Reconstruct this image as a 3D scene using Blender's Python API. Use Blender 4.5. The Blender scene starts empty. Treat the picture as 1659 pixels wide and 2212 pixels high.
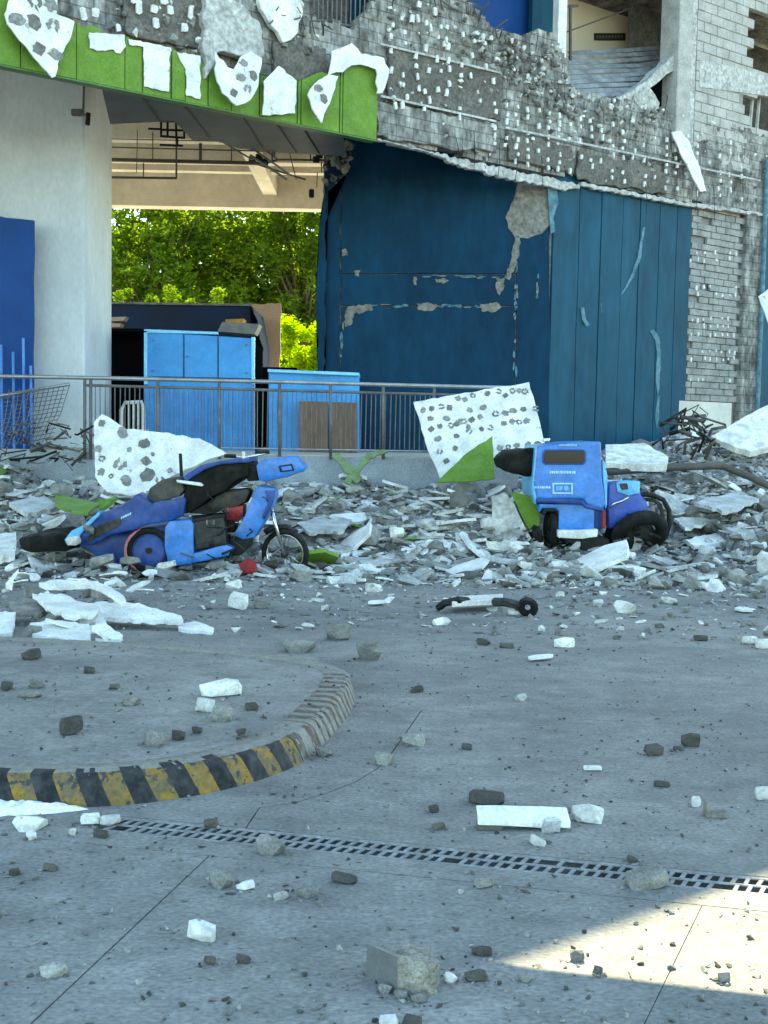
import bpy, bmesh, math, random
from mathutils import Vector, Matrix, noise
R = math.radians
random.seed(7)
SC = bpy.context.scene
COL = SC.collection

# ------------------------------------------------------------------ camera
FPX, PW, PH = 2500.0, 1659.0, 2212.0
EYE = Vector((0, 0, 1.6))
PITCH = math.atan((1106 - 930) / FPX)
ROLL = 0.0187
_f = Vector((0, math.cos(PITCH), -math.sin(PITCH)))
_u = Vector((0, math.sin(PITCH), math.cos(PITCH)))
_r = Vector((1, 0, 0))
CX = _r * math.cos(ROLL) + _u * math.sin(ROLL)
CY = -_r * math.sin(ROLL) + _u * math.cos(ROLL)
cam = bpy.data.cameras.new('camera')
cam.sensor_fit = 'VERTICAL'
cam.sensor_height = 24
cam.lens = 24 * FPX / PH
cam.clip_start = 0.05
cam.clip_end = 2000
co = bpy.data.objects.new('camera', cam)
COL.objects.link(co)
m3 = Matrix((CX, CY, -_f)).transposed()
co.matrix_world = Matrix.Translation(EYE) @ m3.to_4x4()
SC.camera = co

# ------------------------------------------------------------------ sky, sun, exposure
SUN_EL = R(52)
SUN_S = Vector((-0.10, -1.0, 0)).normalized()       # horizontal travel direction of the light
W = bpy.data.worlds.new('World')
SC.world = W
W.use_nodes = True
nt = W.node_tree
sky = nt.nodes.new('ShaderNodeTexSky')
sky.sky_type = 'NISHITA'
sky.sun_disc = False
sky.sun_elevation = SUN_EL
sky.sun_rotation = math.atan2(-SUN_S.x, -SUN_S.y)
sky.air_density = 1.0
sky.dust_density = 0.5
sky.ozone_density = 2.0
bg = nt.nodes['Background']
nt.links.new(sky.outputs[0], bg.inputs[0])
bg.inputs[1].default_value = 0.15
sl = bpy.data.lights.new('sun', 'SUN')
sl.energy = 3.7
sl.angle = R(0.2)
sl.color = (1.0, 0.86, 0.67)
so = bpy.data.objects.new('sun', sl)
COL.objects.link(so)
LDIR = Vector((SUN_S.x * math.cos(SUN_EL), SUN_S.y * math.cos(SUN_EL), -math.sin(SUN_EL)))
so.rotation_euler = LDIR.to_track_quat('-Z', 'Y').to_euler()
so.location = (0, 0, 60)
vs = SC.view_settings
vs.view_transform = 'Standard'
vs.look = 'None'
vs.gamma = 1
vs.use_curve_mapping = False
vs.use_white_balance = True
vs.white_balance_temperature = 7500
vs.white_balance_tint = -9
vs.exposure = 2.6
SC.render.engine = 'CYCLES'
SC.cycles.max_bounces = 8

# ------------------------------------------------------------------ pixel <-> place helpers
def ray(x, y):
    return (_f * FPX + CX * (x - PW / 2) - CY * (y - PH / 2)).normalized()
def A(x, y, Y):
    d = ray(x, y)
    return EYE + d * (Y / d.y)
def G(x, y, z=0.0):
    d = ray(x, y)
    return EYE + d * ((z - EYE.z) / d.z)
def proj(p):
    v = p - EYE
    dz = v.dot(_f)
    if dz < 0.1:
        return (-1e6, -1e6)
    return (PW / 2 + FPX * v.dot(CX) / dz, PH / 2 - FPX * v.dot(CY) / dz)
FZ = 6.4
FP0 = G(0, 135, FZ)
FP1 = G(1484, 436, FZ)
FU = (FP1 - FP0).normalized()
FN = Vector((FU.y, -FU.x, 0))                       # out of the facade, to the viewer
def FC(x, y, off=0.0):
    d = ray(x, y)
    t = ((FP0 + FN * off - EYE).dot(FN)) / d.dot(FN)
    return EYE + d * t
def SZ(s, z, off=0.0):
    p = FP0 + FU * s + FN * off
    return Vector((p.x, p.y, z))
def inpoly(x, y, P):
    c = False
    j = len(P) - 1
    for i in range(len(P)):
        xi, yi = P[i]
        xj, yj = P[j]
        if (yi > y) != (yj > y) and x < (xj - xi) * (y - yi) / (yj - yi) + xi:
            c = not c
        j = i
    return c
def lerp_tab(T, x):
    for (a, b), (c, d) in zip(T, T[1:]):
        if x <= c:
            return b + (d - b) * (x - a) / (c - a)
    return T[-1][1]
def sstep(a, b, x):
    t = max(0, min(1, (x - a) / (b - a)))
    return t * t * (3 - 2 * t)

# ------------------------------------------------------------------ materials
MATS = {}
def mat(name, c1, c2=None, scale=3.0, rough=0.85, bump=0.25, bscale=40.0, stretch=(1, 1, 1),
        metallic=0.0, lo=0.35, hi=0.65, speck=None, speck_scale=60.0, speck_th=0.62, spec=0.3, fine=0.25, dist=0.01, dust=0.0, blotch=0.0, blotch_scale=4.0, island=0.0):
    m = bpy.data.materials.new(name)
    m.use_nodes = True
    n = m.node_tree.nodes
    l = m.node_tree.links
    b = n['Principled BSDF']
    geo = n.new('ShaderNodeNewGeometry')
    mp = n.new('ShaderNodeMapping')
    mp.inputs['Scale'].default_value = stretch
    l.new(geo.outputs['Position'], mp.inputs[0])
    nz = n.new('ShaderNodeTexNoise')
    nz.inputs['Scale'].default_value = scale
    nz.inputs['Detail'].default_value = 8
    nz.inputs['Roughness'].default_value = 0.62
    l.new(mp.outputs[0], nz.inputs['Vector'])
    rp = n.new('ShaderNodeValToRGB')
    rp.color_ramp.elements[0].position = lo
    rp.color_ramp.elements[1].position = hi
    c2 = c2 or tuple(v * 0.7 for v in c1)
    rp.color_ramp.elements[0].color = (*c2, 1)
    rp.color_ramp.elements[1].color = (*c1, 1)
    l.new(nz.outputs[0], rp.inputs[0])
    f = n.new('ShaderNodeTexNoise')
    f.inputs['Scale'].default_value = bscale
    f.inputs['Detail'].default_value = 6
    l.new(mp.outputs[0], f.inputs['Vector'])
    mr = n.new('ShaderNodeMapRange')
    mr.inputs[1].default_value = 0.3
    mr.inputs[2].default_value = 0.7
    mr.inputs[3].default_value = 1 - fine
    mr.inputs[4].default_value = 1 + fine * 0.6
    l.new(f.outputs[0], mr.inputs[0])
    mx = n.new('ShaderNodeMix')
    mx.data_type = 'RGBA'
    mx.blend_type = 'MULTIPLY'
    mx.inputs[0].default_value = 1
    l.new(rp.outputs[0], mx.inputs[6])
    l.new(mr.outputs[0], mx.inputs[7])
    out = mx.outputs[2]
    if speck:
        v = n.new('ShaderNodeTexNoise')
        v.inputs['Scale'].default_value = speck_scale
        v.inputs['Detail'].default_value = 5
        l.new(mp.outputs[0], v.inputs['Vector'])
        th = n.new('ShaderNodeMapRange')
        th.inputs[1].default_value = speck_th
        th.inputs[2].default_value = speck_th + 0.04
        l.new(v.outputs[0], th.inputs[0])
        m2 = n.new('ShaderNodeMix')
        m2.data_type = 'RGBA'
        l.new(th.outputs[0], m2.inputs[0])
        l.new(out, m2.inputs[6])
        m2.inputs[7].default_value = (*speck, 1)
        out = m2.outputs[2]
    if island:
        ir = n.new('ShaderNodeMapRange')
        ir.inputs[3].default_value = 1 - island
        ir.inputs[4].default_value = 1 + island * .7
        l.new(geo.outputs['Random Per Island'], ir.inputs[0])
        im = n.new('ShaderNodeMix')
        im.data_type = 'RGBA'
        im.blend_type = 'MULTIPLY'
        im.inputs[0].default_value = 1
        l.new(out, im.inputs[6])
        l.new(ir.outputs[0], im.inputs[7])
        out = im.outputs[2]
    if blotch:
        for bs_, am in ((blotch_scale, blotch), (blotch_scale * 4.3, blotch * .7)):
            bn = n.new('ShaderNodeTexNoise')
            bn.inputs['Scale'].default_value = bs_
            bn.inputs['Detail'].default_value = 10
            bn.inputs['Roughness'].default_value = 0.72
            l.new(mp.outputs[0], bn.inputs['Vector'])
            br_ = n.new('ShaderNodeMapRange')
            br_.inputs[1].default_value = 0.33
            br_.inputs[2].default_value = 0.67
            br_.inputs[3].default_value = 1 - am
            br_.inputs[4].default_value = 1 + am * .75
            l.new(bn.outputs[0], br_.inputs[0])
            bm_ = n.new('ShaderNodeMix')
            bm_.data_type = 'RGBA'
            bm_.blend_type = 'MULTIPLY'
            bm_.inputs[0].default_value = 1
            l.new(out, bm_.inputs[6])
            l.new(br_.outputs[0], bm_.inputs[7])
            out = bm_.outputs[2]
    if dust:
        sx = n.new('ShaderNodeSeparateXYZ')
        l.new(geo.outputs['Normal'], sx.inputs[0])
        r1 = n.new('ShaderNodeMapRange')
        r1.inputs[1].default_value = -0.2
        r1.inputs[2].default_value = 0.95
        r1.inputs[3].default_value = 0.12
        r1.inputs[4].default_value = 1.0
        l.new(sx.outputs[2], r1.inputs[0])
        dn = n.new('ShaderNodeTexNoise')
        dn.inputs['Scale'].default_value = 6
        dn.inputs['Detail'].default_value = 9
        dn.inputs['Roughness'].default_value = 0.7
        l.new(geo.outputs['Position'], dn.inputs['Vector'])
        r2 = n.new('ShaderNodeMapRange')
        r2.inputs[1].default_value = 0.40
        r2.inputs[2].default_value = 0.70
        r2.inputs[4].default_value = dust
        l.new(dn.outputs[0], r2.inputs[0])
        mm = n.new('ShaderNodeMath')
        mm.operation = 'MULTIPLY'
        l.new(r1.outputs[0], mm.inputs[0])
        l.new(r2.outputs[0], mm.inputs[1])
        m3_ = n.new('ShaderNodeMix')
        m3_.data_type = 'RGBA'
        l.new(mm.outputs[0], m3_.inputs[0])
        l.new(out, m3_.inputs[6])
        m3_.inputs[7].default_value = (0.34, 0.33, 0.30, 1)
        out = m3_.outputs[2]
    l.new(out, b.inputs['Base Color'])
    b.inputs['Roughness'].default_value = rough
    b.inputs['Metallic'].default_value = metallic
    b.inputs['Specular IOR Level'].default_value = spec
    if bump:
        bp = n.new('ShaderNodeBump')
        bp.inputs['Strength'].default_value = bump
        bp.inputs['Distance'].default_value = dist
        l.new(f.outputs[0], bp.inputs['Height'])
        l.new(bp.outputs[0], b.inputs['Normal'])
    MATS[name] = m
    return m

def leafmat(name, c1, c2, trans):
    m = bpy.data.materials.new(name)
    m.use_nodes = True
    n = m.node_tree.nodes
    l = m.node_tree.links
    n.remove(n['Principled BSDF'])
    geo = n.new('ShaderNodeNewGeometry')
    nz = n.new('ShaderNodeTexNoise')
    nz.inputs['Scale'].default_value = 1.3
    nz.inputs['Detail'].default_value = 5
    l.new(geo.outputs['Position'], nz.inputs['Vector'])
    rp = n.new('ShaderNodeValToRGB')
    rp.color_ramp.elements[0].position = 0.35
    rp.color_ramp.elements[1].position = 0.65
    rp.color_ramp.elements[0].color = (*c2, 1)
    rp.color_ramp.elements[1].color = (*c1, 1)
    l.new(nz.outputs[0], rp.inputs[0])
    d = n.new('ShaderNodeBsdfDiffuse')
    t = n.new('ShaderNodeBsdfTranslucent')
    l.new(rp.outputs[0], d.inputs[0])
    g = n.new('ShaderNodeMix')
    g.data_type = 'RGBA'
    g.blend_type = 'MULTIPLY'
    g.inputs[0].default_value = 1
    l.new(rp.outputs[0], g.inputs[6])
    g.inputs[7].default_value = (1.5, 1.35, 0.5, 1)
    l.new(g.outputs[2], t.inputs[0])
    ms = n.new('ShaderNodeMixShader')
    ms.inputs[0].default_value = trans
    l.new(d.outputs[0], ms.inputs[1])
    l.new(t.outputs[0], ms.inputs[2])
    l.new(ms.outputs[0], n['Material Output'].inputs[0])
    MATS[name] = m

mat('road', (0.27, 0.262, 0.243), (0.185, 0.183, 0.174), scale=0.5, rough=0.85, bump=0.45, bscale=60, speck=(0.085, 0.08, 0.07), speck_scale=22, speck_th=0.67, fine=0.32, stretch=(0.8, 1.15, 1), blotch=0.26, blotch_scale=2.2, spec=0.2)
mat('island', (0.27, 0.262, 0.243), (0.20, 0.197, 0.185), scale=0.9, rough=0.85, bump=0.45, bscale=60, speck=(0.09, 0.085, 0.075), speck_scale=24, speck_th=0.675, stretch=(0.8, 1.15, 1), blotch=0.25, blotch_scale=2.6, spec=0.2)
mat('ground', (0.16, 0.15, 0.13), (0.10, 0.10, 0.09), scale=1)
mat('bounce_yard', (0.50, 0.47, 0.40), (0.40, 0.38, 0.30), scale=0.4)  # pale yard surface, lightened to bounce sunlight onto the ceiling
mat('kerb_yellow', (0.26, 0.155, 0.028), (0.13, 0.105, 0.065), scale=14, lo=0.40, hi=0.60, speck=(0.05, 0.05, 0.05), speck_scale=25, speck_th=0.57)
mat('kerb_black', (0.014, 0.016, 0.019), (0.06, 0.06, 0.058), scale=14, lo=0.32, hi=0.60)
mat('kerb_worn', (0.25, 0.235, 0.20), (0.19, 0.185, 0.17), scale=14)
mat('kerb_worn_red', (0.085, 0.058, 0.045), (0.16, 0.135, 0.12), scale=18)
mat('concrete', (0.36, 0.35, 0.33), (0.24, 0.235, 0.225), scale=2.5, bump=0.5, bscale=25, dist=0.02)
mat('concrete_dust', (0.40, 0.40, 0.385), (0.08, 0.08, 0.076), scale=7, bump=0.9, bscale=16, dist=0.05, fine=0.45)
mat('rubble_grey', (0.285, 0.275, 0.25), (0.14, 0.135, 0.12), scale=9, bump=0.6, bscale=110, dist=0.005, fine=0.35, island=0.55)
mat('rubble_dark', (0.105, 0.095, 0.08), (0.05, 0.046, 0.04), scale=9, bump=0.6, bscale=110, dist=0.005, fine=0.3, island=0.5)
mat('rubble_white', (0.76, 0.75, 0.70), (0.42, 0.41, 0.38), scale=7, bump=0.35, bscale=60, dist=0.006, speck=(0.30, 0.29, 0.27), speck_scale=14, speck_th=0.66, island=0.3)
mat('rubble_pale', (0.56, 0.56, 0.54), (0.32, 0.32, 0.305), scale=5, bump=0.5, bscale=60, dist=0.008, fine=0.35, island=0.55)
mat('panel_white', (0.80, 0.80, 0.77), (0.55, 0.54, 0.51), scale=4, bump=0.15, bscale=50, fine=0.18, speck=(0.36, 0.35, 0.32), speck_scale=9, speck_th=0.66)
mat('panel_spot_pale', (0.30, 0.29, 0.27), (0.15, 0.145, 0.135), scale=12, bump=0.8, bscale=30)
mat('weed', (0.20, 0.27, 0.13), (0.13, 0.18, 0.08), scale=8, bump=0.2)
mat('cast_concrete', (0.135, 0.137, 0.135), (0.105, 0.107, 0.105), scale=16, bump=0.2, bscale=150, dist=0.002, fine=0.15)
mat('broken_concrete', (0.33, 0.305, 0.255), (0.17, 0.155, 0.125), scale=22, bump=0.8, bscale=140, dist=0.005, fine=0.35)
mat('panel_spot', (0.20, 0.19, 0.17), (0.11, 0.105, 0.10), scale=12, bump=0.8, bscale=30)
mat('green_panel', (0.15, 0.265, 0.03), (0.11, 0.205, 0.022), scale=1.5, rough=0.55, bump=0.05, fine=0.18, dust=0.3, blotch=0.16, spec=0.15)
mat('green_dark', (0.10, 0.20, 0.05), None, rough=0.5, bump=0.05)
mat('facade', (0.44, 0.425, 0.39), (0.10, 0.095, 0.085), scale=3.0, bump=0.8, bscale=14, dist=0.03, stretch=(1.0, 1.0, 0.5), lo=0.34, hi=0.68, fine=0.5)
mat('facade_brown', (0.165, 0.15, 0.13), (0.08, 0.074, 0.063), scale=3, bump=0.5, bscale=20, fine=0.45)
mat('facade_light', (0.52, 0.51, 0.48), (0.33, 0.32, 0.30), scale=4, bump=0.8, bscale=14, dist=0.05, fine=0.4)
mat('mortar', (0.26, 0.25, 0.235), None, scale=4, bump=0.5)
mat('block', (0.44, 0.425, 0.39), (0.30, 0.29, 0.265), scale=3, bump=0.5, bscale=35)
mat('block_small', (0.33, 0.32, 0.30), (0.20, 0.195, 0.18), scale=3, bump=0.6, bscale=25)
mat('dab', (0.72, 0.71, 0.675), (0.50, 0.49, 0.45), scale=9, bump=0.3)
mat('column_paint', (0.60, 0.625, 0.645), (0.50, 0.52, 0.54), scale=0.7, bump=0.1, bscale=20, stretch=(1, 1, 0.5), rough=0.75, fine=0.08, spec=0.15, blotch=0.08, blotch_scale=1.5)
mat('beige', (0.66, 0.615, 0.54), (0.55, 0.51, 0.44), scale=1.2, bump=0.15, fine=0.15, blotch=0.12, blotch_scale=1.5, spec=0.15)
mat('beige_wall', (0.84, 0.74, 0.58), (0.78, 0.69, 0.53), scale=0.8, bump=0.1, fine=0.08)
mat('soffit', (0.13, 0.13, 0.13), (0.09, 0.09, 0.09), scale=1, rough=0.6, bump=0.05, spec=0.15)
mat('steel_dark', (0.018, 0.016, 0.015), None, rough=0.6, bump=0.1, spec=0.2)
mat('pipe_brown', (0.10, 0.085, 0.07), None, rough=0.6)
mat('teal', (0.007, 0.068, 0.115), (0.005, 0.048, 0.084), scale=1.2, rough=0.55, bump=0.12, bscale=5, stretch=(1, 1, 0.3), fine=0.15, speck=(0.03, 0.12, 0.16), speck_scale=7, speck_th=0.73, spec=0.15, dist=0.03, blotch=0.2, blotch_scale=2)
mat('teal_shaded', (0.004, 0.042, 0.088), (0.003, 0.030, 0.066), scale=0.9, rough=0.6, bump=0.12, bscale=5, stretch=(1, 1, 0.4), fine=0.15, spec=0.1, dist=0.03, blotch=0.25, blotch_scale=1.5)  # teal of the oblique wall, darkened to paint in the frontal wall's shade
mat('chip', (0.26, 0.24, 0.205), (0.11, 0.105, 0.09), scale=8, bump=0.8, bscale=25)
mat('chip_pale', (0.14, 0.25, 0.29), (0.04, 0.11, 0.15), scale=8, bump=0.3)
mat('exposed', (0.30, 0.275, 0.24), (0.13, 0.12, 0.105), scale=7, bump=1.0, bscale=16, dist=0.05)
mat('royal', (0.010, 0.060, 0.23), (0.008, 0.045, 0.17), scale=1, rough=0.55, bump=0.04, fine=0.12, spec=0.15)
mat('plinth', (0.34, 0.37, 0.40), (0.24, 0.26, 0.28), scale=2, bump=0.3)
mat('floor', (0.50, 0.46, 0.40), (0.40, 0.37, 0.32), scale=1.5)
mat('rail', (0.36, 0.37, 0.38), (0.26, 0.26, 0.26), scale=6, rough=0.4, metallic=0.6, bump=0.05)
mat('rail_dark', (0.16, 0.155, 0.15), (0.11, 0.10, 0.095), scale=6, rough=0.55, metallic=0.2, bump=0.05)
mat('sky_blue', (0.055, 0.30, 0.66), (0.042, 0.235, 0.55), scale=1.2, rough=0.45, bump=0.03, fine=0.12, spec=0.25, blotch=0.16, blotch_scale=1.8)
mat('sky_blue_edge', (0.25, 0.60, 0.85), (0.18, 0.5, 0.78), scale=3, rough=0.4, bump=0.05)
mat('navy', (0.018, 0.038, 0.10), (0.024, 0.03, 0.045), scale=0.6, rough=0.8, bump=0.1, spec=0.08)
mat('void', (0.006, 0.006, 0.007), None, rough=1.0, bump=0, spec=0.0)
mat('orange', (0.62, 0.33, 0.07), None, rough=0.6)
mat('pink_beige', (0.50, 0.37, 0.29), (0.42, 0.31, 0.24), scale=1)
mat('brown_board', (0.20, 0.125, 0.085), (0.14, 0.085, 0.06), scale=5, stretch=(1, 1, 0.1))
mat('plastic_white', (0.75, 0.72, 0.68), None, rough=0.45, bump=0)
mat('trike_blue', (0.030, 0.20, 0.60), (0.022, 0.15, 0.48), scale=3, rough=0.35, bump=0.04, bscale=8, fine=0.12, spec=0.4, dust=0.45, blotch=0.28, blotch_scale=5)
mat('trike_deep', (0.008, 0.055, 0.26), (0.005, 0.032, 0.17), scale=3, rough=0.4, bump=0.05, bscale=8, fine=0.2, spec=0.3, dust=0.35, blotch=0.28, blotch_scale=5)
mat('trike_violet', (0.014, 0.075, 0.44), (0.010, 0.055, 0.33), scale=3, rough=0.35, bump=0.03, fine=0.1, spec=0.4, dust=0.45, blotch=0.28, blotch_scale=5)
mat('trike_edge', (0.16, 0.46, 0.72), (0.10, 0.34, 0.62), scale=6, rough=0.35, bump=0.04)
mat('rubber', (0.006, 0.006, 0.0065), (0.016, 0.016, 0.015), scale=8, rough=0.9, bump=0.3, spec=0.12, dust=0.12)
mat('black_plastic', (0.005, 0.005, 0.0055), (0.014, 0.014, 0.013), scale=5, rough=0.6, bump=0.1, spec=0.2, dust=0.12)
mat('canvas_black', (0.004, 0.005, 0.0045), (0.014, 0.014, 0.011), scale=4, rough=0.85, bump=0.4, bscale=9, spec=0.1, dust=0.18)
mat('engine', (0.030, 0.033, 0.030), (0.010, 0.011, 0.010), scale=10, rough=0.5, bump=0.3, dust=0.2)
mat('seat', (0.06, 0.056, 0.048), (0.025, 0.024, 0.02), scale=6, rough=0.8, spec=0.1, dust=0.3)
mat('chrome', (0.62, 0.63, 0.64), (0.45, 0.45, 0.45), scale=5, rough=0.25, metallic=0.9, bump=0)
mat('red', (0.30, 0.012, 0.018), (0.18, 0.01, 0.014), scale=9, rough=0.35, bump=0.1)
mat('red_rim', (0.55, 0.16, 0.18), (0.35, 0.1, 0.12), scale=9, rough=0.5)
mat('glass_dark', (0.004, 0.005, 0.006), None, rough=0.15, bump=0, spec=0.35)
mat('lettering', (0.45, 0.72, 0.85), None, rough=0.5, bump=0)
mat('grate', (0.26, 0.265, 0.265), (0.17, 0.17, 0.17), scale=10, rough=0.7, bump=0.2)
mat('pit_shade', (0.004, 0.004, 0.004), None, rough=1, bump=0, spec=0)  # near-black, paints shade into the grate holes and slab joints
mat('powder', (0.88, 0.88, 0.86), (0.72, 0.72, 0.70), scale=14, bump=0.5, bscale=50)
mat('corrugated', (0.30, 0.31, 0.32), (0.15, 0.15, 0.155), scale=4, rough=0.6, metallic=0.2, bump=0.2)
mat('sign_dark', (0.035, 0.03, 0.028), None, rough=0.6, bump=0)
mat('sign_mark', (0.20, 0.18, 0.15), None, rough=0.6, bump=0)
mat('bark', (0.12, 0.09, 0.06), (0.07, 0.055, 0.04), scale=8, bump=0.6)
fm_ = MATS['facade']; n_f = fm_.node_tree.nodes; l_f = fm_.node_tree.links
_g = n_f.new('ShaderNodeNewGeometry')
_d = n_f.new('ShaderNodeVectorMath'); _d.operation = 'DOT_PRODUCT'; _d.inputs[1].default_value = FU
l_f.new(_g.outputs['Position'], _d.inputs[0])
_s = n_f.new('ShaderNodeSeparateXYZ'); l_f.new(_g.outputs['Position'], _s.inputs[0])
_c = n_f.new('ShaderNodeCombineXYZ'); l_f.new(_d.outputs['Value'], _c.inputs[0]); l_f.new(_s.outputs[2], _c.inputs[1])
_b = n_f.new('ShaderNodeTexBrick')
_b.inputs['Scale'].default_value = 1.0; _b.inputs['Brick Width'].default_value = 0.36; _b.inputs['Row Height'].default_value = 0.18
_b.inputs['Mortar Size'].default_value = 0.011; _b.inputs['Mortar Smooth'].default_value = 0.4
_b.inputs['Color1'].default_value = (1, 1, 1, 1); _b.inputs['Color2'].default_value = (0.72, 0.72, 0.72, 1); _b.inputs['Mortar'].default_value = (0.33, 0.32, 0.31, 1)
l_f.new(_c.outputs[0], _b.inputs['Vector'])
_m = n_f.new('ShaderNodeMix'); _m.data_type = 'RGBA'; _m.blend_type = 'MULTIPLY'; _m.inputs[0].default_value = 0.85
_p = n_f['Principled BSDF']
l_f.new(_p.inputs['Base Color'].links[0].from_socket, _m.inputs[6]); l_f.new(_b.outputs['Color'], _m.inputs[7])
l_f.new(_m.outputs[2], _p.inputs['Base Color'])
leafmat('leaf_dark', (0.15, 0.235, 0.028), (0.065, 0.13, 0.016), 0.58)
leafmat('leaf_mid', (0.22, 0.31, 0.035), (0.11, 0.19, 0.02), 0.6)
leafmat('leaf_bright', (0.36, 0.50, 0.02), (0.23, 0.38, 0.016), 0.5)
leafmat('leaf_weed', (0.20, 0.30, 0.10), (0.12, 0.2, 0.06), 0.3)

# ------------------------------------------------------------------ mesh helpers
class MB:
    def __init__(s):
        s.v = []; s.f = []; s.m = []
    def add(s, vs, fs, mi=0):
        b = len(s.v)
        s.v += [Vector(p) for p in vs]
        s.f += [tuple(i + b for i in f) for f in fs]
        s.m += [mi] * len(fs)
        return s
    def box(s, c, size, M=None, mi=0):
        x, y, z = (k / 2 for k in size)
        P = [Vector((a * x, b * y, d * z)) for a in (-1, 1) for b in (-1, 1) for d in (-1, 1)]
        if M is not None:
            P = [M @ p for p in P]
        P = [p + Vector(c) for p in P]
        return s.add(P, [(0, 1, 3, 2), (4, 6, 7, 5), (0, 4, 5, 1), (2, 3, 7, 6), (0, 2, 6, 4), (1, 5, 7, 3)], mi)
    def prism(s, pts, vec, mi=0):
        n = len(pts)
        vec = Vector(vec)
        P = [Vector(p) for p in pts] + [Vector(p) + vec for p in pts]
        F = [tuple(range(n)), tuple(range(2 * n - 1, n - 1, -1))]
        F += [(i, i + n, (i + 1) % n + n, (i + 1) % n) for i in range(n)]
        return s.add(P, F, mi)
    def tube(s, pts, r, n=6, mi=0, r2=None):
        pts = [Vector(p) for p in pts]
        rings = []
        k = len(pts)
        ref = Vector((0.31, 0.17, 0.93)).normalized()
        for i, p in enumerate(pts):
            t = (pts[min(i + 1, k - 1)] - pts[max(i - 1, 0)]).normalized()
            a = t.cross(ref)
            if a.length < 0.1:
                a = t.cross(Vector((1, 0, 0)))
            a.normalize()
            b = t.cross(a)
            rr = r if r2 is None else r + (r2 - r) * i / (k - 1)
            rings.append([p + (a * math.cos(2 * math.pi * j / n) + b * math.sin(2 * math.pi * j / n)) * rr for j in range(n)])
        V = [q for rg in rings for q in rg]
        F = []
        for i in range(k - 1):
            for j in range(n):
                F.append((i * n + j, i * n + (j + 1) % n, (i + 1) * n + (j + 1) % n, (i + 1) * n + j))
        F.append(tuple(range(n - 1, -1, -1)))
        F.append(tuple((k - 1) * n + j for j in range(n)))
        return s.add(V, F, mi)
    def torus(s, c, ax, R_, r, n=24, k=8, mi=0, sq=1.0):
        ax = Vector(ax).normalized()
        a = ax.orthogonal().normalized()
        b = ax.cross(a)
        V = []; F = []
        for i in range(n):
            t = 2 * math.pi * i / n
            d = a * math.cos(t) + b * math.sin(t)
            for j in range(k):
                q = 2 * math.pi * j / k
                V.append(Vector(c) + d * (R_ + r * math.cos(q)) + ax * (r * sq * math.sin(q)))
        for i in range(n):
            for j in range(k):
                F.append((i * k + j, ((i + 1) % n) * k + j, ((i + 1) % n) * k + (j + 1) % k, i * k + (j + 1) % k))
        return s.add(V, F, mi)
    def cyl(s, p, q, r, n=12, mi=0):
        return s.tube([p, q], r, n, mi)
    def mesh(s, name, mats, bevel=0, seg=1, smooth=False):
        me = bpy.data.meshes.new(name)
        me.from_pydata([tuple(v) for v in s.v], [], s.f)
        if not isinstance(mats, (list, tuple)):
            mats = [mats]
        for k in mats:
            me.materials.append(MATS[k])
        if any(s.m):
            me.polygons.foreach_set('material_index', s.m)
        bm = bmesh.new()
        bm.from_mesh(me)
        bmesh.ops.recalc_face_normals(bm, faces=bm.faces)
        if bevel:
            E = [e for e in bm.edges if len(e.link_faces) == 2 and e.calc_face_angle(0) > R(25)]
            bmesh.ops.bevel(bm, geom=E, offset=bevel, segments=seg, affect='EDGES', profile=0.6, clamp_overlap=True)
        if smooth:
            for f in bm.faces:
                f.smooth = True
        bm.to_mesh(me)
        bm.free()
        return me
    def build(s, name, mats, parent=None, bevel=0, seg=1, smooth=False, crumple=0, cs=5.0):
        me = s.mesh(name, mats, bevel, seg, smooth)
        if crumple:
            bm = bmesh.new()
            bm.from_mesh(me)
            bmesh.ops.triangulate(bm, faces=bm.faces)
            for lim in (.30, .17, .11):
                E = [e for e in bm.edges if e.calc_length() > lim]
                if E and len(bm.faces) < 6000:
                    bmesh.ops.subdivide_edges(bm, edges=E, cuts=1)
                    bmesh.ops.triangulate(bm, faces=[f for f in bm.faces if len(f.verts) > 3])
            for v in bm.verts:
                c = v.co
                v.co = c + Vector((noise.noise(c * cs), noise.noise(c * cs + Vector((7, 3, 1))), noise.noise(c * cs + Vector((1, 9, 4))))) * crumple
            bm.to_mesh(me)
            bm.free()
            me.polygons.foreach_set('use_smooth', [True] * len(me.polygons))
            me.set_sharp_from_angle(angle=R(32))
        return link(name, me, parent)

WM = {}
def link(name, me, parent=None, M=None):
    o = bpy.data.objects.new(name, me)
    COL.objects.link(o)
    M = M if M is not None else Matrix.Identity(4)
    o.matrix_basis = M
    WM[o] = M.copy()
    if parent is not None:
        o.parent = parent
        o.matrix_parent_inverse = WM[parent].inverted()
    return o
def tag(o, label=None, cat=None, group=None, kind=None):
    if label: o['label'] = label
    if cat: o['category'] = cat
    if group: o['group'] = group
    if kind: o['kind'] = kind
    return o
def thing(name, label, cat, loc, group=None):
    o = link(name, None, None, Matrix.Translation(Vector(loc)))
    o.empty_display_size = 0.2
    return tag(o, label, cat, group)
def jag(P, step, amt, seed=0, keep=None):
    rnd = random.Random(seed)
    out = []
    n = len(P)
    for i in range(n):
        a = Vector(P[i]); b = Vector(P[(i + 1) % n])
        out.append(a)
        L = (b - a).length
        k = int(L / step)
        d = (b - a).normalized() if L > 0 else Vector((1, 0))
        nrm = Vector((-d.y, d.x))
        for j in range(1, k):
            out.append(a + (b - a) * (j / k + rnd.uniform(-.25, .25) / k) + nrm * rnd.uniform(-amt, amt))
    return [tuple(p) for p in out]
def pxprism(pts, Y, thick, mb=None, mi=0):
    mb = mb or MB()
    return mb.prism([A(x, y, Y) for x, y in pts], (0, thick, 0), mi)
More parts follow.
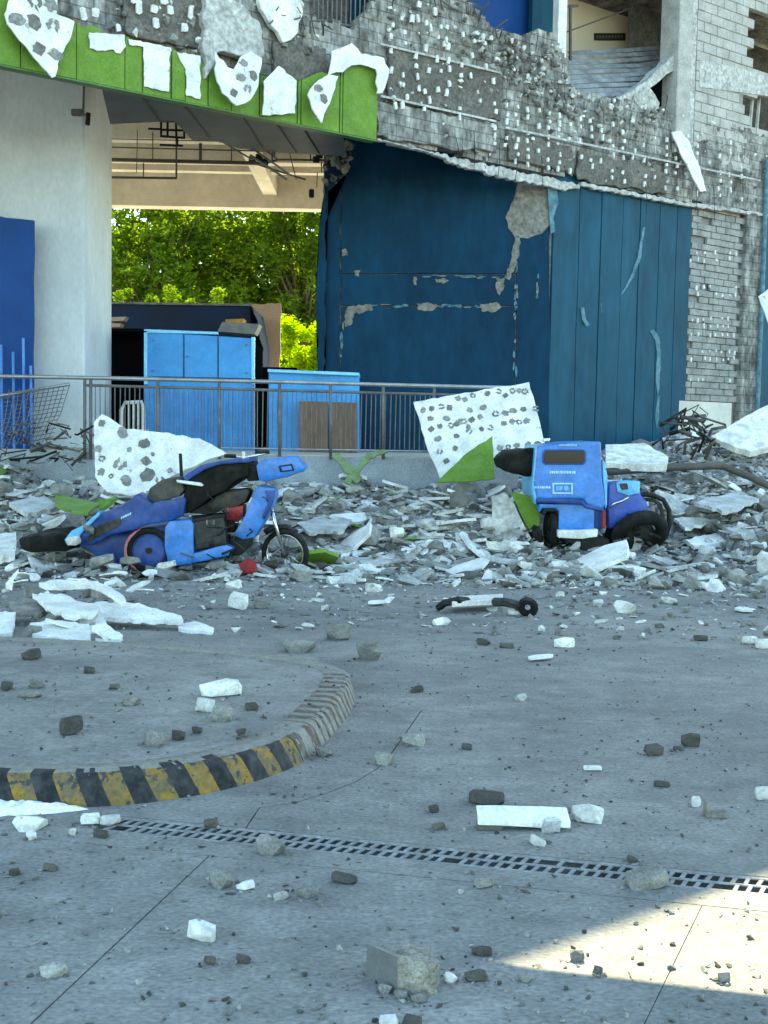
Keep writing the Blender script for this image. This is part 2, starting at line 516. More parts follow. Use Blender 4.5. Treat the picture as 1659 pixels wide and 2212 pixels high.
def fcprism(pts, off, thick, mb=None, mi=0):
    mb = mb or MB()
    return mb.prism([FC(x, y, off) for x, y in pts], -FN * thick, mi)
def ellipse(cx, cy, rx, ry, n=10, seed=None, amt=0.0):
    rnd = random.Random(seed)
    return [(cx + math.cos(2 * math.pi * i / n) * rx * (1 + rnd.uniform(-amt, amt)),
             cy + math.sin(2 * math.pi * i / n) * ry * (1 + rnd.uniform(-amt, amt))) for i in range(n)]
def basis(x, z, o):
    x = x.normalized(); z = z.normalized()
    y = z.cross(x)
    M = Matrix((x, y, z)).transposed().to_4x4()
    M.translation = o
    return M

# ================================================================== SETTING: ground and road slabs
tag(MB().add([(-600, -600, -.16), (600, -600, -.16), (600, 900, -.16), (-600, 900, -.16)], [(0, 1, 2, 3)]).build('ground', 'ground'), kind='structure')
tag(MB().add([(-80, 36.5, 1.16), (80, 36.5, 1.16), (80, 300, 1.16), (-80, 300, 1.16), (-80, 36.5, -.16), (80, 36.5, -.16)], [(0, 1, 2, 3), (0, 4, 5, 1)]).build('back_yard', 'bounce_yard'), kind='structure')
road = tag(MB().add([(-60, -30, -.13), (60, -30, -.13), (60, 30, -.13), (-60, 30, -.13)], [(0, 1, 2, 3)]).build('road', 'pit_shade'), kind='structure')

def halfplane(P, p, n):
    out = []
    for i in range(len(P)):
        a = P[i]; b = P[(i + 1) % len(P)]
        da = (a - p).dot(n); db = (b - p).dot(n)
        if da >= 0: out.append(a)
        if (da >= 0) != (db >= 0):
            out.append(a + (b - a) * (da / (da - db)))
    return out
def cut(P, a, b, gap):
    d = (b - a).normalized()
    n = Vector((-d.y, d.x))
    return halfplane(P, a + n * gap / 2, n), halfplane(P, a - n * gap / 2, -n)
def g2(x, y):
    p = G(x, y)
    return Vector((p.x, p.y))
GA = (g2(240, 1765) + g2(230, 1790)) / 2
GB = (g2(1650, 1897) + g2(1634, 1928)) / 2
gd = (GB - GA).normalized()
gn = Vector((-gd.y, gd.x))
GW = 0.185
BIG = [Vector(p) for p in ((-40, -20), (40, -20), (40, 28), (-40, 28))]
far, near = cut(BIG, GA, GB, GW)
strip, near = cut(near, g2(815, 1885), g2(815, 1885) + gd, 0.006)
nl, nr = cut(near, g2(100, 2180), g2(450, 1850), 0.007)
gl = [GA + gd * .55 + gn * (GW / 2)] + [g2(*p) for p in ((560, 1745), (640, 1733), (710, 1712), (770, 1688), (815, 1660), (838, 1638), (910, 1535))]
j4 = g2(910, 1535) + (g2(1659, 1575) - g2(910, 1535)).normalized() * 36
gR = GA + gd * 38 + gn * (GW / 2); gLft = GA - gd * 38 + gn * (GW / 2)
jn = .003
slabA = [p + Vector((jn, -jn)) for p in gl] + [j4 + Vector((0, -jn)), gR]
slabB = [gLft] + [p + Vector((-jn, jn)) for p in gl] + [j4 + Vector((0, jn)), Vector((38, 28)), Vector((-38, 28))]
slabs = [strip, nl, nr, slabA, slabB]
a_, b_ = cut(nr, g2(1300, 2400), g2(1500, 1990), 0.003); slabs.remove(nr); slabs += [a_, b_]
for P in slabs:
    if len(P) < 3: continue
    MB().prism([(p.x, p.y, 0) for p in P], (0, 0, -.12)).build('slab', 'road', road)
for s0, s1 in ((-30, -0.03), (2.95, 30)):
    q = [GA + gd * s0 - gn * (GW / 2 - .004), GA + gd * s1 - gn * (GW / 2 - .004), GA + gd * s1 + gn * (GW / 2 - .004), GA + gd * s0 + gn * (GW / 2 - .004)]
    MB().prism([(p.x, p.y, -.001) for p in q], (0, 0, -.12)).build('slab', 'road', road)

# ------------------------------------------------------------------ drain grate
gr = thing('drain_grate', 'long steel drain grate with two rows of square holes across the road', 'drain grate', (GA.x, GA.y, -.1))
ga = math.atan2(gd.y, gd.x)
GM = Matrix.Rotation(ga, 3, 'Z')
for o_ in (-.077, 0.0, .077):
    c = GA + gd * 1.46 + gn * o_
    MB().box((c.x, c.y, -.006), (2.94, .024 if o_ else .016, .008), GM).build('long_bar', 'grate', gr, bevel=.003)
bar = MB().box((0, 0, 0), (.0145, .062, .006)).mesh('cross_bar', 'grate')
rnd = random.Random(3)
nb = 66
for i in range(nb):
    for k in (-1, 1):
        c = GA + gd * (0.02 + i * 2.9 / (nb - 1)) + gn * (k * .0385)
        if rnd.random() < 0.03: continue
        link('cross_bar', bar, gr, Matrix.Translation((c.x, c.y, -.0062 + rnd.uniform(-.001, .001))) @ Matrix.Rotation(ga - 0.30 + rnd.uniform(-.04, .04), 4, 'Z'))

# ------------------------------------------------------------------ traffic island with striped kerb
kp = [G(-500, 1725), G(-200, 1741), G(0, 1743), G(110, 1745), G(200, 1743), G(300, 1736), G(400, 1722), G(500, 1702), G(600, 1671), G(660, 1640), G(715, 1590), G(755, 1540)]
kp = [Vector((p.x, p.y)) for p in kp]
kp = [Vector((-14, kp[0].y + .05)), Vector((-11, kp[0].y + .04)), Vector((-6, kp[0].y + .02))] + kp
kp += [Vector((-.16, 6.95)), Vector((-.30, 7.25)), Vector((-.60, 7.48)), Vector((-1.1, 7.68)), Vector((-1.8, 7.86)), Vector((-2.8, 8.02)), Vector((-4.5, 8.2)), Vector((-8, 8.4)), Vector((-11, 8.55)), Vector((-13, 8.6))]
def catmull(P, step):
    out = []
    for i in range(1, len(P) - 2):
        n = max(2, int((P[i + 1] - P[i]).length / step))
        for j in range(n):
            t = j / n
            p0, p1, p2, p3 = P[i - 1], P[i], P[i + 1], P[i + 2]
            out.append(0.5 * ((2 * p1) + (p2 - p0) * t + (2 * p0 - 5 * p1 + 4 * p2 - p3) * t * t + (3 * p1 - p0 - 3 * p2 + p3) * t ** 3))
    return out
path = catmull(kp, .02)
isl = thing('traffic_island', 'raised concrete island with black and yellow striped kerb and rounded nose', 'kerb', (path[0].x, path[0].y, 0))
arc = [0.0]
for p, q in zip(path, path[1:]): arc.append(arc[-1] + (q - p).length)
def on_path(t):
    t = max(0, min(arc[-1] - 1e-4, t))
    lo_, hi_ = 0, len(arc) - 1
    while hi_ - lo_ > 1:
        m_ = (lo_ + hi_) // 2
        if arc[m_] <= t: lo_ = m_
        else: hi_ = m_
    f_ = (t - arc[lo_]) / (arc[hi_] - arc[lo_])
    p = path[lo_].lerp(path[hi_], f_)
    a_ = path[max(lo_ - 3, 0)]; b_ = path[min(hi_ + 3, len(path) - 1)]
    d_ = (b_ - a_).normalized()
    return p, Vector((-d_.y, d_.x))
V = []; Fc = []; Mi = []
prof = [(-.002, 0.0), (.010, .040), (.022, .080), (.034, .108), (.046, .122), (.066, .129), (.12, .131), (.19, .131), (.192, .1)]
k = len(prof)
STEP = .0122
nk = int(arc[-1] / STEP)
rk = random.Random(2)
for i in range(nk + 1):
    for j, (a, z) in enumerate(prof):
        t = i * STEP - (z - .06) * .45
        q, nrm = on_path(t)
        w = .006 * noise.noise(Vector((q.x * 5, q.y * 5, z * 30))) + .004 * noise.noise(Vector((q.x * 25, q.y * 25, z * 60)))
        q = q + nrm * (a + (w if 0 < j < k - 1 else 0))
        V.append((q.x, q.y, z + (.004 * noise.noise(Vector((q.x * 18, q.y * 18, 3))) if 0 < j < k - 1 else 0)))
for i in range(nk):
    p_, _n = on_path(i * STEP)
    px = proj(Vector((p_.x, p_.y, .06)))[0]
    behind = p_.y > 6.95
    st = (i // 8) % 2
    for j in range(k - 1):
        e_ = .35 * noise.noise(Vector((i * .5, j * 2.1, 0)))
        if behind: mi = 2
        elif j >= 5: mi = (1 if (not st and j == 5 and px < 520 and e_ > -.1) else 2) if px < 690 else (3 if (i // 5) % 2 and j < 7 else 2)
        elif px < 520: mi = 0 if st else 1
        elif px < 650: mi = 1 if not st else 0
        elif px < 698: mi = 2 if (st or e_ > .12) else 3
        else: mi = (1 if e_ > .05 else 3) if (i // 4) % 2 else (0 if e_ < -.12 else 2)
        Fc.append((i * k + j, (i + 1) * k + j, (i + 1) * k + j + 1, i * k + j + 1)); Mi.append(mi)
mb = MB(); mb.v = [Vector(v) for v in V]; mb.f = Fc; mb.m = Mi
mb.build('kerb', ['kerb_yellow', 'kerb_black', 'kerb_worn', 'kerb_worn_red'], isl, smooth=True)
inner = [Vector(V[i * k + 7]) for i in range(0, nk + 1, 4)]
inner = list(inner)
MB().add([(p.x, p.y, .126) for p in inner], [tuple(range(len(inner)))]).build('island_top', 'island', isl)

# ------------------------------------------------------------------ unseen canopy added overhead so its edge shades the near ground
HC = 6.0
up = -SUN_S * (HC / math.tan(SUN_EL))
c1 = g2(1100, 2085); c2 = g2(1659, 2150)
cd = (c2 - c1).normalized()
e0 = c1 - cd * 11 + Vector((up.x, up.y)); e1 = c1 + cd * 9 + Vector((up.x, up.y))
cnp = thing('shade_canopy', 'unseen flat concrete canopy on two posts, added to shade the near road', 'canopy', (0, 4, 0))
MB().prism([(e0.x, e0.y, HC), (e1.x, e1.y, HC), (e1.x, e1.y - 3.4, HC), (e0.x, e0.y - 3.4, HC)], (0, 0, .35)).build('shade_slab', 'concrete', cnp)
for e, s in ((e0, 1), (e1, -1)):
    MB().box((e.x + s * .5, e.y - 2.2, HC / 2), (.5, .5, HC - .004)).build('post', 'concrete', cnp)  # posts added to carry the unseen canopy

# ================================================================== DAMAGED BUILDING
B = thing('damaged_building', 'quake damaged building with stripped grey upper wall, green fascia and teal ground floor', 'building', (0, 20, 0))
PFZ = 1.2      # raised floor
# floor slab with painted plinth face
MB().prism([(-16, 18.05, PFZ), (2.05, 18.05, PFZ), (2.05, 22.0, PFZ), (12, 30, PFZ), (12, 36.5, PFZ), (-16, 36.5, PFZ)], (0, 0, -PFZ - .1)).build('floor_slab', 'floor', B)
MB().box((-6.98, 18.02, .60), (18.1, .05, 1.16)).build('plinth', 'plinth', B)
# columns
cxr = A(182, 600, 19.0).x
MB().box((cxr - 1.35, 19.95, 4.6), (2.7, 1.9, 6.796)).build('column', 'column_paint', B, bevel=.03)
MB().box((cxr - 9.0, 27, 4.6), (1.4, 1.4, 6.8)).build('column', 'column_paint', B, bevel=.03)
# ceiling slab / second floor
def fl2(s, z, off=0): return SZ(s, z, off)
back = 34.0
P = [fl2(-11, 8.0, -.26), fl2(18, 8.0, -.26), Vector((fl2(18, 8).x + .5, 30.2, 8.0)), Vector((-16, 30.2, 8.0))]
MB().prism(P, (0, 0, .12)).build('ceiling', 'beige', B)
for Yb, zb, th in ((22.2, 7.62, .3), (23.9, 7.36, .4), (25.2, 7.7, .2), (27.8, 7.6, .25), (26.4, 7.5, .35), (29.8, 7.13, .45)):
    MB().box((-5, Yb, (zb + 7.998) / 2), (16, th, 7.998 - zb)).build('ceiling_beam', 'beige', B)
for xb in (A(560, 370, 27).x, A(860, 370, 27).x):
    MB().box((xb, 26.2, 7.72), (.35, 7.0, .55)).build('ceiling_beam', 'beige', B)
# a back row of columns
for xb in (-9.2, 1.2):
    MB().box((xb, 29.8, 4.15), (.8, .8, 5.9)).build('column', 'column_paint', B)
# upper block
s = SUN_S
HR = (Vector((c1.x, c1.y, 0)) - FP0).dot(FN) / s.dot(FN) * math.tan(SUN_EL)
P = [SZ(-11, 11.0), SZ(26, 11.0), SZ(26, 11.0, -9), Vector((6, 33, 11)), Vector((-14, 33, 11)), SZ(-11, 11.0, -9)]
MB().prism(P, (0, 0, HR - 11.0)).build('upper_storeys', 'facade', B)
# back and side walls of the second floor
for a, b in ((SZ(-11, 8.12, -.3), SZ(-11, 8.12, -9)), (SZ(26, 8.12, -.3), SZ(26, 8.12, -9)), (SZ(-11, 8.12, -8), SZ(26, 8.12, -8))):
    d = (b - a).normalized(); nn = Vector((-d.y, d.x, 0)) * .2
    MB().prism([a, b, b + nn, a + nn], (0, 0, 2.87)).build('wall', 'beige_wall', B)

# facade wall: broken grid
TOP = [(-900, -900), (668, -900), (668, 12), (690, 50), (730, 58), (772, 66), (800, 30), (822, -12), (826, -900), (992, -900), (1000, -30), (1012, 2), (1042, 34), (1066, 62), (1100, 72), (1130, 84), (1170, 74), (1196, 74),
       (1208, 96), (1226, 128), (1236, 180), (1250, 196), (1290, 206), (1330, 222), (1372, 214), (1400, 232), (1440, 240), (1462, 252), (1510, 262), (1659, 290), (2300, 330), (2300, 1200), (-900, 1200)]
def grid_wall(name, s0, s1, z0, z1, step, off, thick, poly, mats, parent, amp=.05, seed=0, zbot=None):
    ns = int((s1 - s0) / step); nz = int((z1 - z0) / step)
    cell = {}
    for i in range(ns):
        for j in range(nz):
            c = SZ(s0 + (i + .5) * step, z0 + (j + .5) * step, off)
            x, y = proj(c)
            w = noise.noise(c * 1.7) * 12 + noise.noise(c * 5) * 8
            if poly is not None and not inpoly(x + w * .6, y + w, poly): continue
            if j == 0 and noise.noise(c * 2.1) > .15: continue
            cell[(i, j)] = 1
    vid = {}
    V = []; F = []
    def vv(i, j, bk):
        key = (i, j, bk)
        if key not in vid:
            p = SZ(s0 + i * step, z0 + j * step, off)
            if bk:
                p = p - FN * thick
            else:
                h = noise.noise(p * 0.9) * .6 + noise.noise(p * 3.1) * .5 + noise.noise(p * 9.0) * .35 + noise.noise(p * 21) * .2
                p = p + FN * (h * amp) + FU * (noise.noise(p * 7 + Vector((9, 0, 0))) * step * .3) + Vector((0, 0, noise.noise(p * 7 + Vector((0, 9, 0))) * step * .3 if j else 0))
            vid[key] = len(V); V.append(p)
        return vid[key]
    for (i, j) in cell:
        F.append((vv(i, j, 0), vv(i + 1, j, 0), vv(i + 1, j + 1, 0), vv(i, j + 1, 0)))
        F.append((vv(i, j, 1), vv(i, j + 1, 1), vv(i + 1, j + 1, 1), vv(i + 1, j, 1)))
        for di, dj, e in ((0, -1, ((i, j), (i + 1, j))), (0, 1, ((i + 1, j + 1), (i, j + 1))), (-1, 0, ((i, j + 1), (i, j))), (1, 0, ((i + 1, j), (i + 1, j + 1)))):
            if (i + di, j + dj) not in cell:
                a, b = e
                F.append((vv(*b, 0), vv(*a, 0), vv(*a, 1), vv(*b, 1)))
    mb = MB(); mb.v = V; mb.f = F; mb.m = [0] * len(F)
    return mb.build(name, mats, parent)
sA = (FC(1659, 300) - FP0).dot(FU)
UW = grid_wall('upper_wall', -4.0, sA + 5, FZ, 11.0, .075, 0, .25, TOP, 'facade', B, amp=.05)
MB().prism([SZ(-11, FZ + .1), SZ(-4.01, FZ + .1), SZ(-4.01, FZ + .1, -.25), SZ(-11, FZ + .1, -.25)], (0, 0, 4.5)).build('upper_wall', 'facade', B)
# brownish render fields and lighter rubble masses on the wall
for k, (nm, pts, mt, off, th) in enumerate((
    ('render_patch', [(842, 98), (1085, 160), (1083, 262), (930, 232), (838, 214)], 'facade_brown', .085, .05),
    ('render_patch', [(815, 216), (1070, 268), (1075, 330), (960, 318), (815, 292)], 'facade', .10, .06),
    ('render_patch', [(270, -40), (440, -40), (440, 110), (330, 88), (272, 70)], 'facade_brown', .085, .05),
    ('render_patch', [(590, 90), (705, 105), (715, 165), (640, 175), (590, 150)], 'facade_brown', .085, .05),
    ('render_patch', [(1100, 285), (1235, 315), (1240, 375), (1100, 345)], 'facade_brown', .085, .05),
    ('render_patch', [(1250, 325), (1440, 372), (1440, 420), (1250, 388)], 'facade_brown', .08, .05),
    ('broken_concrete', [(445, -40), (500, -10), (560, 45), (572, 120), (540, 128), (470, 112), (445, 170), (440, 80)], 'facade_light', .22, .16),
    ('broken_plaster', [(562, -40), (640, -40), (655, 20), (645, 70), (612, 92), (585, 55), (565, 20)], 'rubble_white', .16, .1),
    )):
    b = MB()
    fcprism(jag(pts, 16, 5, seed=k + 4), off, th, b)
    b.build(nm, mt, UW, bevel=.012)
# horizontal grooves/ledges
for k, (x0, y0, x1, y1) in enumerate(((820, 98, 1080, 160), (820, 210, 1070, 265), (1090, 278, 1640, 392))):
    b = MB()
    p0 = FC(x0, y0, .1); p1 = FC(x1, y1, .1)
    b.prism([p0, p1, p1 + Vector((0, 0, .035)), p0 + Vector((0, 0, .035))], FN * .03)
    b.build('ledge', 'facade_light', UW)
# drooping pale lip below the wall
lip = [(815, 298), (900, 318), (1000, 344), (1120, 370), (1190, 384), (1252, 398), (1254, 408), (1222, 413), (1186, 402), (1090, 384), (985, 356), (935, 331), (880, 318), (815, 303)]
fcprism(jag(lip, 6, 3.2, seed=77), .06, .10).build('broken_lip', 'facade_light', UW, bevel=.01)
lip = [(1256, 393), (1484, 437), (1690, 465), (1690, 472), (1484, 445), (1256, 402)]
fcprism(jag(lip, 7, 2.5, seed=78), .06, .10).build('broken_lip', 'facade_light', UW, bevel=.01)
# adhesive dabs
dabm = []
for k in range(6):
    rr = random.Random(k)
    pts = [(cx_ * .036 * (1 + rr.uniform(-.22, .22)), cy_ * .062 * (1 + rr.uniform(-.2, .2)), .02) for cx_, cy_ in ((-1, -1), (.1, -1.1), (1, -.9), (1.05, .2), (.9, 1), (-.2, 1.1), (-1, .9))]
    dabm.append(MB().prism(pts, (0, 0, -.035)).mesh('adhesive_dab', 'dab'))
rnd = random.Random(11)
def dab(x, y, off=.06, sc=1.0, par=None, mt=None):
    p = FC(x, y, off)
    M = basis(FU, FN, p) @ Matrix.Rotation(rnd.uniform(-.25, .25), 4, 'Z') @ Matrix.Diagonal((sc * rnd.uniform(.7, 1.2), sc * rnd.uniform(.6, 1.25), 1, 1))
    link('adhesive_dab', rnd.choice(dabm), par or UW, M)
for (x, y) in ((300, 15), (332, 20), (368, 22), (412, 25), (337, 50), (398, 60), (255, 60), (205, 28), (180, 30), (290, -5), (352, -8)):
    dab(x, y, .11, 1.3)
for row in range(9):
    for i in range(10):
        x = 850 + i * 24 + rnd.uniform(-7, 7)
        y = 30 + row * 24 + (x - 820) * .19 + rnd.uniform(-6, 6)
        if rnd.random() < .50 and y < 262 + (x - 820) * .15: dab(x, y, .115, .8)
for row in range(8):
    for i in range(24):
        x = 1070 + i * 23 + rnd.uniform(-3, 3)
        y = 225 + row * 17 + (x - 1070) * .165 + rnd.uniform(-2.5, 2.5)
        if x > 1650 or y < 200: continue
        if rnd.random() < .62: dab(x, y, .10, .72)
for x, y in ((930, 60), (1000, 75), (1020, 120), (1075, 130), (890, 40), (960, 95), (1050, 145), (905, 10), (940, 25), (1110, 150), (1140, 165)):
    dab(x, y, .09, .9)
# small broken lumps stuck on the wall
lump = []
for k in range(6):
    rr = random.Random(50 + k)
    bm = bmesh.new()
    for i in range(14):
        v = Vector((rr.gauss(0, 1), rr.gauss(0, 1), rr.gauss(0, 1))).normalized()
        bm.verts.new(v * rr.uniform(.7, 1))
    bmesh.ops.convex_hull(bm, input=bm.verts)
    bmesh.ops.delete(bm, geom=[v for v in bm.verts if not v.link_faces], context='VERTS')
    lump.append([[tuple(v.co) for v in bm.verts], [tuple(w.index for w in f.verts) for f in (bm.verts.index_update() or bm.faces)]])
    bm.free()
mb = MB()
rr = random.Random(5)
def lumps(mb, n, pts, off, smin, smax):
    xs = [p[0] for p in pts]; ys = [p[1] for p in pts]
    c = 0
    while c < n:
        x = rr.uniform(min(xs), max(xs)); y = rr.uniform(min(ys), max(ys))
        if not inpoly(x, y, pts): continue
        c += 1
        p = FC(x, y, off + rr.uniform(-.04, .05))
        L = rr.choice(lump); sc = rr.uniform(smin, smax)
        M = Matrix.Rotation(rr.uniform(0, 6), 3, 'Z') @ Matrix.Rotation(rr.uniform(0, 6), 3, 'X')
        sv = Vector((rr.uniform(.6, 1.4), rr.uniform(.6, 1.4), rr.uniform(.5, 1.1))) * sc
        mb.add([p + M @ Vector((a[0] * sv.x, a[1] * sv.y, a[2] * sv.z)) for a in L[0]], L[1], 0 if rr.random() < .7 else 1)
lumps(mb, 420, [(820, -20), (990, -20), (1070, 70), (1220, 120), (1240, 200), (1450, 240), (1659, 295), (1659, 455), (1484, 430), (1250, 385), (830, 290)], .05, .015, .07)
lumps(mb, 260, [(1000, 60), (1210, 100), (1245, 205), (1450, 240), (1450, 280), (1200, 250), (1060, 150)], .08, .02, .085)
lumps(mb, 120, [(240, 0), (660, 0), (700, 100), (640, 150), (560, 140), (440, 120), (240, 60)], .06, .02, .09)
tag(mb.build('clinging_rubble', ['rubble_grey', 'rubble_white'], UW), kind='stuff')

rr = random.Random(77)
for i in range(22):
    x = rr.choice((rr.uniform(830, 1060), rr.uniform(1060, 1240), rr.uniform(1240, 1450), rr.uniform(580, 700)))
    y = lerp_tab([(560, 40), (700, 60), (830, 10), (1000, 10), (1070, 65), (1220, 110), (1245, 195), (1450, 240)], x)
    p0 = FC(x, y + 20, -.02); p1 = FC(x + rr.uniform(-12, 12), y - rr.uniform(4, 22), .12); p2 = FC(x + rr.uniform(-30, 30), y - rr.uniform(-10, 40), .25)
    MB().tube([p0, p1, p2], rr.uniform(.008, .014), 5).build('reinforcing_bar', 'pipe_brown', UW)
for i in range(9):
    x = rr.uniform(830, 1640); y = lerp_tab([(800, 290), (1256, 392), (1484, 436), (1659, 458)], x)
    a = FC(x, y - rr.uniform(10, 60), .14); b = FC(x + rr.uniform(-8, 8), y + rr.uniform(5, 45), .16)
    MB().tube([a, a.lerp(b, .5) + FN * .03, b], .007, 4).build('hanging_wire', 'steel_dark', UW)

# green fascia panels
z1 = lambda x, y: (x / 2.0, y / 2.0)
TY = [(-900, -500), (-100, -120), (60, -30), (240, 70), (370, 110), (560, 172), (760, 228), (900, 290), (1130, 330), (1300, 345), (1468, 300), (1482, 266), (1632, 284)]
fas = MB()
fascia = link('green_fascia', None, B)
xs = [-900, -500, -250, 90, 330, 540, 616, 740, 800, 900, 1000, 1122, 1136, 1285, 1300, 1466, 1478, 1628]
def fz(x, y): return FC(x / 2.0, y / 2.0, .14)
def bot(x): # zoom1 x -> point on bottom edge
    p = FP0 + FN * .14
    lo_, hi_ = -40.0, 40.0
    for _ in range(50):
        mid = (lo_ + hi_) / 2
        if proj(SZ(mid, FZ - .06, .14))[0] < x / 2.0: lo_ = mid
        else: hi_ = mid
    return SZ(lo_, FZ - .06, .14)
rnd = random.Random(21)
for a, b in zip(xs, xs[1:]):
    pa, pb = bot(a + 2), bot(b - 2)
    ta = fz(a + 2, lerp_tab(TY, a + 2)); tb = fz(b - 2, lerp_tab(TY, b - 2))
    ta = Vector((pa.x, pa.y, max(ta.z, pa.z + .3))); tb = Vector((pb.x, pb.y, max(tb.z, pb.z + .3)))
    o = FN * rnd.uniform(-.008, .008)
    n = 6
    topl = [ta.lerp(tb, i / n) + Vector((0, 0, rnd.uniform(-.05, .05) if 0 < i < n else 0)) for i in range(n + 1)]
    MB().prism([pa + o, pb + o, *[t + o for t in reversed(topl)]], -FN * .03).build('panel', 'green_panel', fascia, bevel=.004)
# folded bottom edge
p0, p1 = bot(-900), bot(1628)
MB().prism([p0 + Vector((0, 0, -.004)), p1 + Vector((0, 0, -.004)), p1 - FN * .16 + Vector((0, 0, -.004)), p0 - FN * .16 + Vector((0, 0, -.004))], (0, 0, -.02)).build('edge_trim', 'green_dark', fascia)
# white bare patches where the green skin has come off
for k, pts in enumerate(([(385, 140), (540, 150), (545, 200), (520, 232), (500, 228), (492, 214), (420, 220), (388, 208)], [(620, 195), (735, 212), (730, 396), (625, 374)],
                         [(765, 225), (866, 240), (866, 428), (805, 412), (804, 300), (780, 262)], [(556, 168), (740, 205), (742, 222), (640, 208), (560, 192)])):
    q = jag([z1(*p) for p in pts], 8, 1.6, seed=k)
    MB().prism([FC(x, y, .17) for x, y in q], -FN * .02).build('bare_patch', 'panel_white', fascia, bevel=.004)

# soffit behind the fascia, broken open on the left
sp = [(238, 268), (376, 262), (398, 284), (414, 302), (470, 306), (520, 322), (600, 330), (748, 338)]
fr_ = [SZ(s_, FZ, -.27) for s_ in ((bot(1540) - FP0).dot(FU), (bot(490) - FP0).dot(FU))]
P = [G(x, y, FZ) for x, y in sp] + fr_
MB().prism(P, (0, 0, .08)).build('soffit', 'soffit', B)
for (x0, y0), (x1, y1) in (((395, 225), (452, 300)), ((300, 200), (345, 262)), ((520, 245), (570, 326)), ((600, 270), (640, 330)), ((660, 285), (690, 332))):
    a = G(x0, y0, FZ - .012); b = G(x1, y1, FZ - .012)
    MB().tube([a, b], .012, 4).build('soffit_joint', 'steel_dark', B)

# --- teal ground-floor room: frontal wall and oblique panelled wall
YB = 22.0
bx = lambda x, y, d=0: A(x, y, YB + d)
BW = link('teal_wall', None, B)
corner = bx(1188, 700); left = bx(693, 700)
MB().box(((corner.x + left.x) / 2, YB + .20, 4.6), (corner.x - left.x - .02, .28, 6.79)).build('wall_core', 'exposed', BW)
def vpan(x0, x1, y0, y1, name='panel', mt='teal_shaded', d=0.0, seed=1, jg=0):
    pts = [(x0, y0), (x1, y0), (x1, y1), (x0, y1)]
    if jg: pts = jag(pts, 14, jg, seed=seed)
    pxprism(pts, YB + d, .055).build(name, mt, BW, bevel=.006, crumple=.012, cs=1.3)
vpan(700, 735, 395, 1010, seed=2, jg=2)
vpan(737, 1113, 270, 591, seed=3)
vpan(737, 1113, 593, 660, d=.006)
vpan(737, 1113, 662, 1010, d=.002)
vpan(1116, 1187, 270, 1010, d=-.004)
# chips and cracks
chips = [([(1092, 470), (1110, 430), (1118, 395), (1180, 385), (1192, 430), (1190, 480), (1170, 505), (1140, 515), (1112, 512), (1098, 492)], 'exposed', 10),
         ([(1112, 512), (1124, 512), (1122, 545), (1112, 580), (1100, 605), (1090, 600), (1104, 560)], 'chip', 6),
         ([(1072, 602), (1090, 600), (1088, 622), (1080, 638), (1073, 628)], 'chip', 4),
         ([(752, 662), (800, 656), (806, 668), (782, 676), (764, 678), (760, 700), (746, 706), (744, 682)], 'chip', 5),
         ([(900, 655), (930, 655), (950, 661), (930, 672), (904, 670)], 'chip', 4), ([(1035, 656), (1075, 654), (1084, 662), (1066, 674), (1040, 672)], 'chip', 4),
         ([(940, 602), (960, 600), (970, 606), (958, 613), (943, 610)], 'chip', 4), ([(893, 598), (900, 598), (900, 616), (894, 614)], 'chip', 4),
         ([(738, 540), (748, 538), (750, 552), (740, 554)], 'chip', 3), ([(765, 585), (778, 583), (776, 596), (766, 594)], 'chip', 3)]
for k, (pts, mt, st) in enumerate(chips):
    MB().prism([A(x, y, YB - .012) for x, y in jag(pts, st, 2.2, seed=k + 30)], (0, .03, 0)).build('bare_chip', mt, BW)
rnd = random.Random(9)
for k, (x0, y0, x1, y1, n) in enumerate(((905, 596, 1095, 600, 14), (806, 660, 1090, 662, 16), (1116, 520, 1112, 830, 20), (740, 705, 737, 830, 8), (1165, 590, 1160, 640, 4), (700, 400, 704, 640, 14))):
    for i in range(n):
        t = rnd.random()
        x = x0 + (x1 - x0) * t + rnd.uniform(-3, 3); y = y0 + (y1 - y0) * t + rnd.uniform(-3, 3)
        vert = abs(y1 - y0) > abs(x1 - x0)
        rx, ry = (rnd.uniform(1.2, 3), rnd.uniform(4, 12)) if vert else (rnd.uniform(4, 12), rnd.uniform(1.2, 3))
        MB().prism([A(px, py, YB - .009) for px, py in ellipse(x, y, rx, ry, 7, seed=i + k * 50, amt=.35)], (0, .03, 0)).build('bare_chip', 'chip_pale' if rnd.random() < .6 else 'chip', BW)
# oblique teal wall
OW = link('teal_panel_wall', None, B)
def ob(x, y, off=0.0):
    p0 = corner + FN * off
    d = ray(x, y)
    t = (p0 - EYE).dot(FN) / d.dot(FN)
    return EYE + d * t
tw = [1190, 1246, 1292, 1338, 1376, 1418, 1456, 1487]
for i, (a, b) in enumerate(zip(tw, tw[1:])):
    pa = ob(a + .6, 700); pb = ob(b - .6, 700)
    o = FN * random.uniform(-.008, .008)
    MB().prism([Vector((pa.x, pa.y, 1.0)) + o, Vector((pb.x, pb.y, 1.0)) + o, Vector((pb.x, pb.y, 7.6)) + o, Vector((pa.x, pa.y, 7.6)) + o], -FN * .05).build('panel', 'teal', OW, bevel=.006, crumple=.016, cs=1.6)
pa = ob(1190, 700, -.12); pb = ob(1487, 700, -.12)
MB().prism([Vector((pa.x, pa.y, .9)), Vector((pb.x, pb.y, .9)), Vector((pb.x, pb.y, 7.99)), Vector((pa.x, pa.y, 7.99))], -FN * .2).build('wall_core', 'concrete', OW)
